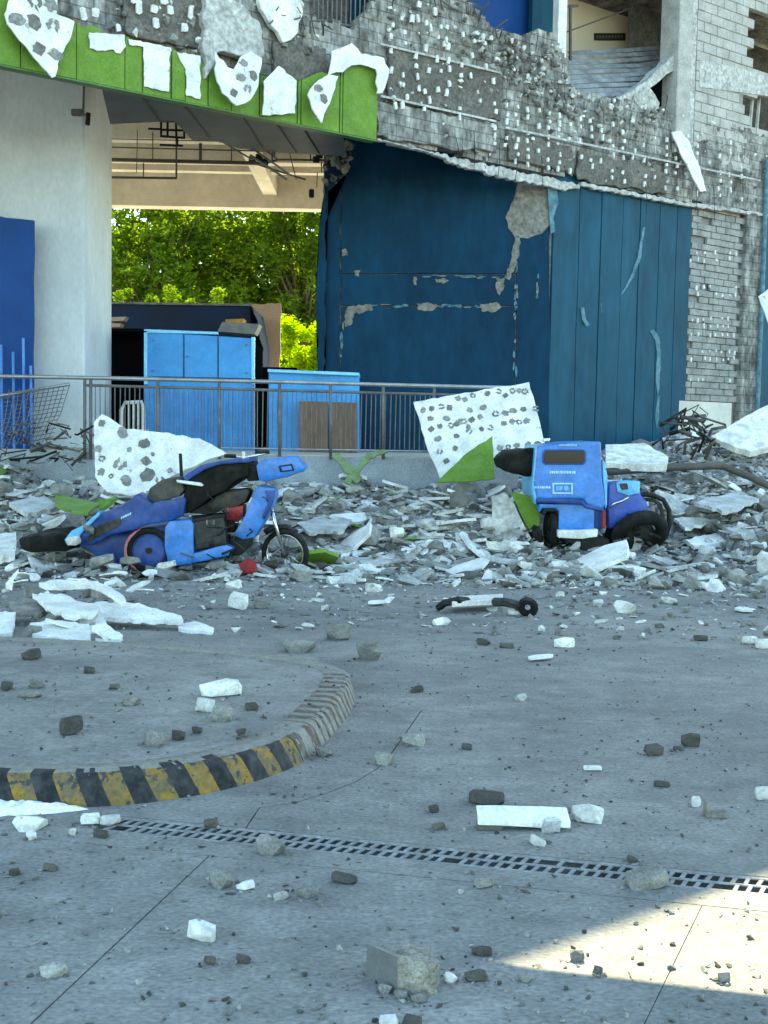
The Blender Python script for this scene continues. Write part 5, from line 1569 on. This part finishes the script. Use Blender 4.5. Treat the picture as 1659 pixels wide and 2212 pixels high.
tp('box_lid', [(905, 412), (1080, 384), (1082, 400), (908, 428)], 12.64, .44, 'black_plastic', .006)
for x in (985, 1020):
    tp('box_clip', [(x, 415), (x + 10, 414), (x + 10, 440), (x, 441)], 12.645, .03, 'rail_dark', .003)
tp('floor_board', [(820, 612), (900, 590), (1090, 545), (1125, 560), (1100, 600), (900, 640), (826, 652)], 12.64, .6, 'trike_blue', .015)
tp('leg_shield', [(1126, 492), (1165, 430), (1205, 345), (1244, 246), (1262, 236), (1340, 250), (1348, 290), (1330, 340), (1282, 432), (1240, 506), (1180, 514)], 12.80, .42, 'trike_blue', .03)
tp('shield_edge', [(1290, 262), (1345, 262), (1330, 335), (1290, 415), (1275, 405), (1305, 330)], 12.775, .1, 'trike_deep', .01)
tp('lower_fairing', [(1105, 510), (1135, 488), (1215, 505), (1208, 560), (1160, 600), (1105, 598)], 12.82, .35, 'black_plastic', .02)
tp('engine', [(1080, 352), (1180, 335), (1176, 400), (1150, 420), (1090, 412)], 12.85, .3, 'red', .02, label='dark red engine cover')
tp('frame_rail', [(900, 400), (1110, 395), (1140, 420), (1130, 480), (1105, 480), (1095, 420), (905, 420)], 12.95, .3, 'black_plastic', .01)
cw = tp('headlight_cowl', [(1244, 132), (1272, 104), (1300, 98), (1440, 82), (1458, 92), (1470, 120), (1500, 140), (1492, 162), (1445, 178), (1400, 196), (1296, 216), (1256, 206)], 12.72, .48, 'trike_blue', .035)
tp('lamp_frame', [(1362, 132), (1432, 122), (1444, 160), (1370, 168)], 12.705, .04, 'navy', .008, cw)
tp('lamp_glass', [(1374, 140), (1426, 133), (1432, 154), (1380, 160)], 12.70, .02, 'trike_blue', .004, cw)
tp('cowl_stem', [(1190, 140), (1255, 120), (1262, 210), (1200, 215)], 12.85, .3, 'black_plastic', .02)
MB().tube([A(*Q(1090, 78), 12.7), A(*Q(1180, 92), 12.75), A(*Q(1310, 66), 12.9)], .014, 6).build('handlebar', 'chrome', TL, smooth=True)
MB().tube([A(*Q(1240, 66), 12.85), A(*Q(1312, 62), 12.9)], .024, 8).build('grip', 'black_plastic', TL)
MB().tube([A(*Q(1080, 82), 12.68), A(*Q(1140, 84), 12.72)], .022, 8).build('grip', 'black_plastic', TL)
MB().tube([A(*Q(1180, 60), 12.72), A(*Q(1180, 96), 12.72)], .018, 6).build('mirror_stalk', 'plastic_white', TL)
MB().tube([A(*Q(852, 70), 13.2), A(*Q(858, 190), 13.2)], .02, 6).build('roof_post', 'steel_dark', TL)
fwc = A(*Q(1395, 592), 12.92)
wheel(TL, fwc, (.30, 1, 0), .252, .035, 14)
for o in (-.07, .07):
    MB().tube([A(*Q(1320, 330), 12.92 + o), A(*Q(1345, 440), 12.92 + o), fwc + Vector((0, o, 0))], .02, 8).build('fork', 'chrome' if o < 0 else 'black_plastic', TL, smooth=True)
MB().tube([A(*Q(1290, 480), 12.92), A(*Q(1330, 455), 12.92), A(*Q(1400, 450), 12.92), A(*Q(1460, 480), 12.92)], .035, 6).build('mudguard', 'black_plastic', TL, smooth=True)
rwc = A(*Q(690, 572), 12.66)
wheel(TL, rwc, (-.10, 1, 0), .215, .04, disc='trike_deep', rim='trike_deep')
MB().torus(rwc + Vector((-.03, .02, 0)), (-.45, 1, 0), .235, .016, 22, 6).build('wheel_arch', 'red_rim', TL, smooth=True)
tp('rear_canvas', [(10, 515), (90, 490), (200, 478), (300, 520), (340, 545), (250, 575), (120, 585), (20, 570)], 12.75, .8, 'canvas_black', .04, label='dark crushed canvas at the rear')
tp('roof_debris', [(678, 300), (690, 250), (760, 205), (850, 190), (870, 260), (840, 290), (720, 330)], 12.7, .3, 'rubble_dark', .02)
rl2 = tag(tp('tail_lamp', [(1160, 640), (1200, 618), (1240, 640), (1244, 690), (1165, 694)], 12.45, .14, 'red', .004), 'red broken lamp lying on the ground under the left tricycle', 'lamp')
rl2.parent = None
place(ROCK['rubble_white'][2], 'plaster_chunk', A(*Q(900, 222), 12.66), (.16, .08, .035), 3, .1, 'white plaster splinter resting on the left tricycle roof', 'plaster chunk', yaw=.2)

# right tricycle
Q2 = lambda x, y: ((1200 + x / 3.016) / 1.15732, (1050 + y / 3.016) / 1.15732)
TR = thing('motor_tricycle', 'upright blue passenger tricycle seen from behind with rear window and plate', 'tricycle', A(1230, 1175, 14.8), 'blue tricycles wrecked in the rubble')
YT = 14.6
def tq(name, pts, d, th, mt, bev=.02, par=None, seg=2, label=None):
    o = pxprism([Q2(*p) for p in pts], YT + d, th).build(name, mt, par or TR, bevel=bev, seg=seg, crumple=.03 if name in ('roof_flap', 'tank_cover', 'under_frame', 'suspension') else (.010 if bev >= .012 and name != 'cab_body' else 0), cs=6)
    if label: o['label'] = label
    return o
def rrect(x0, y0, x1, y1, r, n=4):
    P = []
    for cx, cy, a0 in ((x1 - r, y1 - r, 0), (x0 + r, y1 - r, 90), (x0 + r, y0 + r, 180), (x1 - r, y0 + r, 270)):
        for i in range(n + 1):
            a = R(a0 + 90 * i / n)
            P.append((cx + r * math.cos(a), cy + r * math.sin(a)))
    return P
cab = tq('cab_body', [(430, 200), (700, 168), (915, 162), (922, 430), (940, 560), (948, 640), (925, 680), (800, 640), (780, 600), (428, 598), (405, 480), (415, 380)], 0, 1.35, 'trike_blue', .05, seg=3)
MB_ = tq('window_frame', rrect(470, 222, 800, 338, 30), -.012, .05, 'trike_deep', .008, cab)
tq('rear_window', rrect(484, 234, 788, 326, 26), -.022, .04, 'glass_dark', .004, cab)
rr = random.Random(3)
x = 528
while x < 708:
    w = rr.choice((8, 12, 14))
    tq('lettering', [(x, 384 + rr.uniform(-2, 2)), (x + w, 384), (x + w, 404), (x, 403)], -.008, .01, 'lettering', 0, cab, 1)
    x += w + 5
x = 412
while x < 525:
    w = rr.choice((8, 12))
    tq('lettering', [(x, 500), (x + w, 500), (x + w, 516), (x, 516)], -.008, .01, 'lettering', 0, cab, 1)
    x += w + 6
x = 600
while x < 730:
    tq('lettering', [(x, 184), (x + 9, 183), (x + 9, 196), (x, 197)], -.008, .01, 'lettering', 0, cab, 1)
    x += 15
for pts in ([(548, 474), (700, 474), (700, 485), (548, 485)], [(548, 546), (700, 546), (700, 557), (548, 557)], [(548, 485), (559, 485), (559, 546), (548, 546)], [(689, 485), (700, 485), (700, 546), (689, 546)]):
    tq('emblem_border', pts, -.012, .014, 'lettering', 0, cab, 1)
for pts in ([(575, 498), (592, 498), (592, 532), (575, 532)], [(598, 500), (625, 500), (625, 512), (610, 534), (598, 530)], [(636, 498), (664, 496), (668, 520), (650, 534), (636, 526)]):
    tq('emblem_mark', pts, -.010, .012, 'trike_edge', 0, cab, 1)
tq('body_ridge', [(424, 590), (780, 600), (806, 640), (940, 668), (940, 690), (800, 668), (770, 636), (430, 622)], -.03, .2, 'trike_deep', .012)
tq('lower_body', [(446, 630), (780, 636), (862, 660), (866, 835), (592, 835), (596, 690), (570, 668), (470, 668), (450, 700)], .03, 1.1, 'trike_blue', .03)
tq('lower_side', [(862, 660), (925, 680), (920, 820), (864, 832)], .09, .9, 'trike_deep', .015)
tq('side_trim', [(922, 300), (938, 310), (962, 420), (958, 640), (946, 680), (940, 560), (926, 430)], .02, 1.1, 'trike_edge', .01)
tq('side_trim', [(418, 205), (432, 200), (420, 380), (410, 480), (430, 600), (420, 640), (396, 560), (394, 470)], .015, 1.1, 'trike_edge', .01)
tq('bumper', [(588, 828), (760, 832), (892, 824), (886, 880), (770, 896), (590, 886)], -.07, .12, 'panel_white', .015)
tq('red_lamp', rrect(922, 680, 950, 818, 8), -.03, .06, 'red', .008)
tq('under_frame', [(590, 880), (900, 880), (980, 900), (960, 960), (880, 985), (740, 985), (690, 940)], .05, .5, 'black_plastic', .02)
# left wheel of the cab, seen from behind
wc = (A(*Q2(540, 812), YT + .28))
wheel(TR, wc, (1, .12, 0), .19, .065, disc='black_plastic')
tq('mudguard', [(468, 700), (480, 668), (590, 672), (604, 720), (590, 720), (574, 690), (492, 690), (482, 720)], .05, .5, 'black_plastic', .01)
tq('suspension', [(385, 850), (430, 800), (470, 820), (470, 925), (400, 915)], .1, .3, 'rubber', .02)
tq('roof_flap', [(112, 290), (170, 232), (290, 216), (432, 206), (424, 330), (412, 418), (330, 420), (250, 402), (135, 360)], .15, .35, 'canvas_black', .05, label='torn black roof canvas')
# motorcycle attached on the right
mc = tq('motorcycle_body', [(966, 480), (1040, 466), (1212, 470), (1216, 560), (1262, 620), (1282, 690), (1268, 752), (1190, 800), (1080, 815), (968, 820), (955, 700)], .2, .34, 'trike_violet', .05, seg=3)
tq('tank_cover', [(1030, 466), (1212, 462), (1214, 545), (1120, 570), (1040, 540)], .16, .25, 'trike_edge', .03)
tq('tank_grime', [(1050, 480), (1110, 476), (1120, 520), (1070, 530)], .15, .03, 'seat', .01)
MB().torus(A(*Q2(1200, 862), YT + .15), (-.18, .75, .62), .30, .085, 28, 8, sq=1.1).build('tyre', 'rubber', TR, smooth=True)
wheel(TR, A(*Q2(1050, 890), YT + .25), (.8, .6, .15), .17, .06)
MB().tube([A(*Q2(*p), YT + .25) for p in ((1180, 575), (1240, 560), (1300, 566), (1380, 600), (1425, 680), (1430, 780), (1400, 880), (1350, 930))], .034, 8).build('crash_bar', 'black_plastic', TR, smooth=True)
MB().tube([A(*Q2(*p), YT + .32) for p in ((1220, 600), (1300, 600), (1360, 640), (1380, 740), (1360, 820))], .026, 8).build('crash_bar', 'seat', TR, smooth=True)
MB().tube([A(*Q2(*p), YT + .18) for p in ((975, 660), (1010, 630), (1060, 615), (1120, 580))], .018, 8).build('handlebar', 'chrome', TR, smooth=True)
MB().tube([A(*Q2(*p), YT + .18) for p in ((1300, 640), (1310, 760), (1270, 800))], .03, 8).build('shock_absorber', 'chip', TR, smooth=True)
tq('engine', [(1060, 800), (1200, 770), (1300, 790), (1340, 860), (1260, 930), (1100, 930)], .3, .3, 'engine', .03)

rr = random.Random(8)
for i in range(16):
    x = rr.uniform(980, 1420); y = rr.uniform(740, 950)
    MB().tube([A(*Q2(x, y), YT + rr.uniform(-.08, .2)), A(*Q2(x + rr.uniform(-60, 60), y + rr.uniform(-60, 40)), YT + rr.uniform(-.08, .2)), A(*Q2(x + rr.uniform(-110, 110), y + rr.uniform(-60, 60)), YT + rr.uniform(.1, .4))], rr.uniform(.008, .024), 6).build('bent_tube', rr.choice(['black_plastic', 'engine', 'rubber', 'seat']), TR, smooth=True)
for i in range(12):
    x = rr.uniform(400, 700); y = rr.uniform(860, 970)
    MB().tube([A(*Q2(x, y), YT + .1), A(*Q2(x + rr.uniform(-60, 60), y + rr.uniform(-40, 40)), YT + .2), A(*Q2(x + rr.uniform(-90, 90), y + rr.uniform(-40, 40)), YT + .15)], rr.uniform(.008, .02), 6).build('bent_tube', rr.choice(['black_plastic', 'engine', 'rubber']), TR, smooth=True)
for i in range(18):
    x = rr.uniform(880, 1330); y = rr.uniform(300, 620)
    MB().tube([A(*Q(x, y), 12.60 + rr.uniform(0, .1)), A(*Q(x + rr.uniform(-30, 60), y + rr.uniform(-30, 40)), 12.58 + rr.uniform(0, .1)), A(*Q(x + rr.uniform(-80, 90), y + rr.uniform(-50, 60)), 12.60 + rr.uniform(0, .2))], rr.uniform(.005, .014), 5).build('cable', rr.choice(['black_plastic', 'engine', 'rail_dark', 'chrome']), TL, smooth=True)
# rubble lying over the wrecks
for i, (x, y, Y, sz, wh) in enumerate(((300, 1095, 12.9, .10, 0), (240, 1110, 12.9, .12, 1), (330, 1070, 13.0, .13, 0), (355, 1062, 13.0, .09, 1), (190, 1140, 12.6, .12, 0), (160, 1168, 12.5, .14, 1), (280, 1212, 12.35, .13, 0), (360, 1222, 12.3, .12, 1), (470, 1222, 12.4, .10, 0), (220, 1210, 12.3, .15, 0), (520, 1030, 13.2, .07, 0), (1180, 950, 15.2, .06, 1))):
    place((ROCK['rubble_white'] if wh else ROCK['rubble_grey'])[i % 9], 'plaster_chunk' if wh else 'concrete_chunk', A(x, y, Y), (sz, sz * .8, sz * .6), 700 + i, .3,
          'white plaster chunk thrown against a wrecked tricycle' if wh else 'grey concrete chunk thrown against a wrecked tricycle', 'plaster chunk' if wh else 'concrete chunk', 'white chunks on the wrecks' if wh else 'grey chunks on the wrecks')

# ================================================================== STONES AND SCRAPS ON THE ROAD
STPOS = []
def stone(x0, y0, x1, y1, mt, label, seed, name='stone', cat='stone', group='stones lying on the road', plate=False, isl_=False, yaw=None, flat=.12):
    z = .129 if isl_ else 0
    p = G((x0 + x1) / 2, y1 - (y1 - y0) * .12, z)
    sc = FPX / p.y
    w = (x1 - x0) / sc / 2
    h = max((y1 - y0) * .82 / sc / 2, .012)
    STPOS.append((p.x, p.y + w * .4, z, w))
    if plate:
        me = PLATE['panel_white' if mt == 'rubble_white' else 'facade_light'][seed % 9]
        o = place(me, name, p + Vector((0, w * .3, .02 + h * .2)), (w, w * .8, max(h * 5, .15)), seed, .06, label, cat, group, yaw)
    else:
        me = ROCK[mt][seed % 9]
        o = place(me, name, p + Vector((0, w * .4, h * .9)), (w * 1.18, w * .85, h * 1.95), seed, flat, label, cat, group, yaw if yaw is not None else random.Random(seed).uniform(-.5, .5))
    return o
g_, d_, w_ = 'rubble_grey', 'rubble_dark', 'rubble_white'
ST = [
 (403, 1994, 471, 2037, w_, 'bright white plaster lump alone on the near road', {}),
 (85, 2083, 140, 2116, g_, 'grey square edged stone near the lower left corner', {}),
 (553, 1808, 616, 1852, g_, 'rounded grey stone sitting on the drain grate', {}),
 (450, 1878, 502, 1927, g_, 'pointed grey stone in front of the grate', {}),
 (510, 1905, 548, 1926, w_, 'small white chip right of the pointed stone', {}),
 (1353, 1880, 1452, 1926, g_, 'long grey stone lying over the grate at right', {}),
 (1015, 1714, 1092, 1742, d_, 'dark stone behind the long white beam', {}),
 (1144, 1808, 1180, 1829, w_, 'small white pyramid chip before the white beam', {}),
 (1494, 1718, 1514, 1746, w_, 'small upright white chip left of the brown bracket', {}),
 (1633, 1698, 1668, 1732, w_, 'white lump cut by the right edge of the road', {}),
 (868, 1583, 916, 1616, g_, 'pale grey stone on the slab joint, upper of two', {}),
 (808, 1624, 852, 1657, g_, 'brown grey stone on the slab joint, lower of two', {}),
 (678, 1614, 718, 1638, g_, 'stone with a white top just outside the kerb', {}),
 (1474, 1583, 1512, 1618, d_, 'dark pointed stone right of the road centre', {}),
 (1392, 1608, 1437, 1636, d_, 'flat dark stone left of the dark pointed one', {}),
 (1415, 1690, 1448, 1702, d_, 'small flat dark chip above the white mask shaped piece', {}),
 (1455, 1612, 1472, 1624, d_, 'tiny dark chip beside the dark pointed stone', {}),
 (998, 1605, 1020, 1622, d_, 'tiny dark stone in the middle of the road', {}),
 (926, 1738, 948, 1758, d_, 'tiny dark stone left of the white beam', {}),
 (933, 1778, 962, 1795, d_, 'small dark stone just above the grate', {}),
 (1355, 1850, 1378, 1866, d_, 'small dark stone touching the far side of the grate', {}),
 (1113, 1500, 1140, 1516, w_, 'small white stone far along the road centre', {}),
 (886, 1484, 914, 1498, d_, 'small dark stone past the island nose', {}),
 (1024, 1895, 1068, 1920, g_, 'low grey stone before the middle of the grate', {}),
 (715, 1890, 772, 1912, d_, 'flat dark stone between two grey ones before the grate', {}),
 (640, 1915, 686, 1942, g_, 'rough brown grey stone pair before the grate', {}),
 (590, 1928, 622, 1946, g_, 'low grey stone left of the rough pair', {}),
 (200, 1794, 236, 1812, d_, 'dark flat stone at the left end of the grate', {}),
 (440, 1768, 470, 1790, d_, 'small dark stone behind the left part of the grate', {}),
 (28, 1764, 98, 1800, w_, 'large white plaster lump below the striped kerb', {}),
 (54, 1796, 78, 1818, w_, 'small white lump under the large plaster lump', {}),
 (148, 1788, 164, 1808, w_, 'thin white upright chip left of the grate', {}),
 (172, 1757, 216, 1786, w_, 'white plaster lump touching the grate end, left one', {}),
 (214, 1762, 258, 1786, w_, 'white plaster lump on the grate end, right one', {}),
 (1232, 2052, 1262, 2080, g_, 'stone in the middle of the sunlit patch', {}),
 (1282, 2086, 1302, 2108, d_, 'dark stone on the near edge of the sunlit patch', {}),
 (1552, 2098, 1578, 2126, g_, 'stone low in the right of the sunlit patch', {}),
 (1005, 2098, 1052, 2124, d_, 'dark stone right of the big concrete block', {}),
 (960, 2108, 988, 2124, w_, 'white flake right of the big concrete block', {}),
 (1120, 2104, 1152, 2126, g_, 'grey stone in shade near the tip of the sunlit patch', {}),
 (1020, 2048, 1062, 2068, d_, 'low dark stone above the tip of the sunlit patch', {}),
 (818, 2196, 862, 2225, w_, 'white piece cut by the bottom edge', {}),
 (870, 2198, 912, 2226, d_, 'dark stone cut by the bottom edge', {}),
 (508, 2062, 540, 2084, d_, 'small dark pointed stone below the white plaster lump', {}),
 (440, 2070, 466, 2086, d_, 'tiny dark stone left of the pointed dark one', {}),
 (18, 1878, 42, 1894, d_, 'small flat stone far left before the kerb', {}),
 (90, 1868, 122, 1884, d_, 'small brown stone second from the left before the kerb', {}),
 (612, 1380, 682, 1414, g_, 'wide low grey rubble lump behind the island', {}),
 (768, 1384, 822, 1432, g_, 'large grey angular stone behind the island nose', {}),
 (706, 1345, 756, 1388, g_, 'white faced grey stone behind the island nose', {}),
 (492, 1278, 536, 1322, w_, 'round white lump in front of the left tricycle', {}),
 (548, 1292, 582, 1318, g_, 'grey lump right of the round white lump', {}),
 (786, 1284, 858, 1312, w_, 'flat white lump in front of the middle heap', dict(plate=True)),
 (934, 1334, 972, 1352, w_, 'white brick shaped piece before the black bar', {}),
 (1132, 1406, 1212, 1432, w_, 'long flat white piece in the road centre', dict(plate=True)),
 (1198, 1378, 1242, 1402, w_, 'white block behind the long flat white piece', {}),
 (1330, 1298, 1374, 1328, w_, 'white lump in front of the right tricycle', {}),
 (1282, 1295, 1304, 1312, w_, 'small white chip left of that white lump', {}),
 (1430, 1290, 1462, 1306, w_, 'small white chip farther right on the road', {}),
 (1582, 1306, 1636, 1326, w_, 'flat white piece near the right edge of the road', dict(plate=True)),
 (1606, 1374, 1636, 1394, w_, 'white chip pair near the right edge, left one', {}),
 (1632, 1378, 1668, 1404, w_, 'white chip pair near the right edge, right one', {}),
 (1098, 1316, 1130, 1330, w_, 'white chip just before the black bar', {}),
 (1500, 1372, 1530, 1386, d_, 'small dark stone left of the white chip pair', {}),
 (1080, 1388, 1110, 1402, d_, 'small dark stone left of the white block', {}),
 (1030, 1380, 1060, 1396, d_, 'second small dark stone left of the white block', {}),
]
for i, (x0_, y0_, x1_, y1_, m_, lab, kw) in enumerate(ST):
    stone(x0_, y0_, x1_, y1_, m_, lab, i + 1, **kw)
IS = [
 (128, 1548, 176, 1592, d_, 'dark cube like stone on the left of the island'), (308, 1576, 352, 1616, g_, 'square grey stone in the middle of the island'), (458, 1522, 502, 1562, g_, 'grey triangular stone on the island near the white pieces'),
 (423, 1508, 466, 1542, w_, 'crumbled white piece beside the triangular stone'), (432, 1472, 516, 1508, w_, 'largest white slab piece on the island'), (264, 1504, 302, 1526, g_, 'flat grey stone on the island left of the white slab'),
 (368, 1578, 398, 1602, d_, 'small dark stone right of the square grey stone'), (46, 1402, 84, 1428, d_, 'dark stone far back on the island left'), (528, 1518, 558, 1536, d_, 'small brown stone right of the triangular stone'),
 (0, 1472, 26, 1494, d_, 'dark stone at the left edge of the island'), (60, 1468, 92, 1488, g_, 'grey stone near the left edge of the island'), (42, 1492, 84, 1508, g_, 'pale flat stone below the grey stone at the island edge'),
 (180, 1440, 206, 1456, d_, 'small dark stone at the back of the island'), (236, 1476, 258, 1490, d_, 'small dark stone in the centre of the island'), (510, 1572, 532, 1590, d_, 'small dark stone near the striped kerb'), (412, 1570, 436, 1586, d_, 'tiny dark stone between the middle stones')]
for i, (x0_, y0_, x1_, y1_, m_, lab) in enumerate(IS):
    stone(x0_, y0_, x1_, y1_, m_, lab, i + 70, isl_=True, group='stones lying on the island')

# big concrete block in the foreground
def bigblock():
    B4 = [G(789, 2108), G(860, 2150), G(945, 2150), G(925, 2098)]
    hs = [.094, .110, .094, .075]
    ctr = sum(B4, Vector()) / 4
    bm = bmesh.new()
    lo4 = [bm.verts.new(p - ctr) for p in B4]
    hi4 = [bm.verts.new(p - ctr + Vector((.004 * (-1) ** i, .006, hs[i]))) for i, p in enumerate(B4)]
    bm.faces.new(lo4[::-1]); bm.faces.new(hi4)
    for i in range(4):
        bm.faces.new((lo4[i], lo4[(i + 1) % 4], hi4[(i + 1) % 4], hi4[i]))
    bmesh.ops.subdivide_edges(bm, edges=bm.edges, cuts=15, use_grid_fill=True)
    e1_ = (B4[1] - B4[0]).normalized(); n1 = Vector((e1_.y, -e1_.x, 0))
    for v in bm.verts:
        c = v.co.copy()
        d_flat = (c - (B4[0] - ctr)).dot(n1)                # ~0 on the flat cast face
        rg = sstep(-.004, -.03, d_flat)
        n_ = Vector((c.x, c.y - .02, (c.z - .05) * 1.2)).normalized()
        q = abs(noise.noise(c * 26)) * -.016 + noise.noise(c * 48) * .008 + noise.noise(c * 110) * .0035 + .004
        v.co = c + n_ * (q * rg + noise.noise(c * 60) * .0006)
        if c.z < .002: v.co.z = 0
        elif rg > .3: v.co.z -= .012 * rg * abs(noise.noise(c * 14 + Vector((3, 0, 0)))) * (c.z / .09)
    me = bpy.data.meshes.new('concrete_block')
    bmesh.ops.triangulate(bm, faces=bm.faces)
    bmesh.ops.recalc_face_normals(bm, faces=bm.faces)
    for f in bm.faces:
        f.material_index = 0 if f.normal.dot(n1) > .93 else 1
    bm.to_mesh(me); bm.free()
    me.materials.append(MATS['cast_concrete']); me.materials.append(MATS['broken_concrete'])
    tag(link('concrete_block', me, None, Matrix.Translation(ctr)), 'largest broken concrete block lying in the foreground', 'concrete block')
bigblock()
for i, (x, y, m_, lab) in enumerate(((834, 2138, g_, 'small crumb at the foot of the big block, left one'), (866, 2152, g_, 'small crumb at the foot of the big block, middle one'), (905, 2158, g_, 'small crumb at the foot of the big block, right one'))):
    stone(x - 16, y - 12, x + 14, y + 12, m_, lab, 120 + i, group='crumbs at the foot of the big block')
def crumb_region(rr):
    x, y, z, w = rr.choice(STPOS)
    a_ = rr.uniform(0, 6.28); d_ = w * (.75 + abs(rr.gauss(0, .8)))
    return x + math.cos(a_) * d_, y + math.sin(a_) * d_, z
frag_stuff('stone_crumbs', 'tiny crumbs gathered round the loose stones', 'rubble_grey', 1500, crumb_region, .002, .013, 9, .3)
# long white beam fragment with mask-like end piece
bmf = thing('white_beam_piece', 'long white broken beam piece lying on the road right of centre', 'beam piece', G(1130, 1798))
def gp(x, y, z): return G(x, y, z)
gb = G(1032, 1796)
sc = FPX / gb.y
Lb = 205 / sc
hb = 50 / sc
MB().prism([gb + Vector(q) for q in ((0, 0, .052), (Lb, .015, .04), (Lb * .985, .10, .075), (0, .085, .085))], (0, 0, -.028)).build('top_face', 'panel_white', bmf, bevel=.004, crumple=.007, cs=16)
MB().prism([gb + Vector(q) for q in ((.012, .004, .024), (Lb * .72, .010, .020), (Lb * .82, .02, .0), (Lb * .80, .09, .0), (.012, .08, .03))], (0, 0, -.024) if False else (0, 0, .020)).build('side_face', 'rubble_white', bmf, bevel=.004)
MB().prism([gb + Vector(q) for q in ((.0, .005, 0), (.10, .006, 0), (.10, .075, 0), (.0, .075, 0))], (0, 0, .026)).build('gap_shade', 'rubble_dark', bmf, bevel=.003)  # dark block painted in for the shaded gap under the beam
MB().prism([gb + Vector(q) for q in ((Lb * .70, -.006, 0), (Lb * .9, -.004, 0), (Lb * .88, .06, 0), (Lb * .7, .06, 0))], (0, 0, .05)).build('crumbled_end', 'rubble_pale', bmf, bevel=.006, crumple=.012, cs=30)
stone(1238, 1738, 1302, 1784, w_, 'rounded white piece with a dark base at the end of the beam', 131)
stone(1222, 1740, 1246, 1758, g_, 'small grey piece between beam and rounded white piece', 132)
# brown L-shaped bracket
lbk = thing('steel_angle', 'brown rusty L-shaped bracket standing on the road at right', 'bracket', G(1550, 1770))
p = G(1550, 1768); sc = FPX / p.y
MB().box(p + Vector((-20 / sc, .03, 18 / sc)), (10 / sc, .06, 36 / sc)).build('upright', 'chip', lbk, bevel=.003)
MB().box(p + Vector((4 / sc, .03, 5.5 / sc)), (40 / sc, .06, 10 / sc)).build('foot', 'chip', lbk, bevel=.003)
tag(MB().box(G(1280, 1664) + Vector((0, 0, .012)), (38 / 450, .03, .018), Matrix.Rotation(.05, 3, 'Z')).build('white_strip', 'rubble_white', bevel=.003), 'short white strip alone on the road right of centre', 'strip')
# black bar (motorcycle scrap) with pale bar
bs = thing('fallen_swingarm', 'black and silver motorcycle part lying in front of the rubble', 'vehicle part', G(1050, 1312))
MB().prism([G(x, y, .06) for x, y in ((975, 1300), (1086, 1294), (1086, 1306), (976, 1312))], (0, 0, .05)).build('silver_bar', 'plastic_white', bs, bevel=.006)
MB().tube([G(948, 1312, .03), G(962, 1302, .09), G(990, 1296, .12), G(1010, 1298, .10)], .035, 7).build('swingarm_end', 'black_plastic', bs)
MB().tube([G(1070, 1300, .10), G(1090, 1300, .13), G(1115, 1306, .10), G(1124, 1314, .05)], .04, 7).build('bracket', 'engine', bs)
MB().torus(G(1140, 1312, .08), (.4, 1, .2), .06, .035, 14, 6).build('wheel_hub', 'rubber', bs)
# white powder spill along the kerb
V = []; F = []
nx_, ny_ = 60, 14
c0_ = G(-60, 1752); c1__ = G(190, 1752)
for j in range(ny_ + 1):
    for i in range(nx_ + 1):
        t = i / nx_; u_ = j / ny_ * 2 - 1
        b = c0_.lerp(c1__, t)
        wv = (.085 * (1 - t ** 3)) * (1 + .3 * noise.noise(Vector((t * 9, 1, 0))))
        h = max(0, (1 - u_ * u_)) * .030 * (1 - t ** 4) * (1 + .6 * noise.noise(Vector((t * 14, u_ * 2, 5))))
        V.append((b.x, b.y + .02 + u_ * wv, .001 + h))
for j in range(ny_):
    for i in range(nx_):
        F.append((j * (nx_ + 1) + i, j * (nx_ + 1) + i + 1, (j + 1) * (nx_ + 1) + i + 1, (j + 1) * (nx_ + 1) + i))
mb = MB(); mb.v = [Vector(v) for v in V]; mb.f = F; mb.m = [0] * len(F)
tag(mb.build('plaster_spill', 'powder', smooth=True), 'white plaster powder spilled along the foot of the striped kerb', 'powder', kind='stuff')
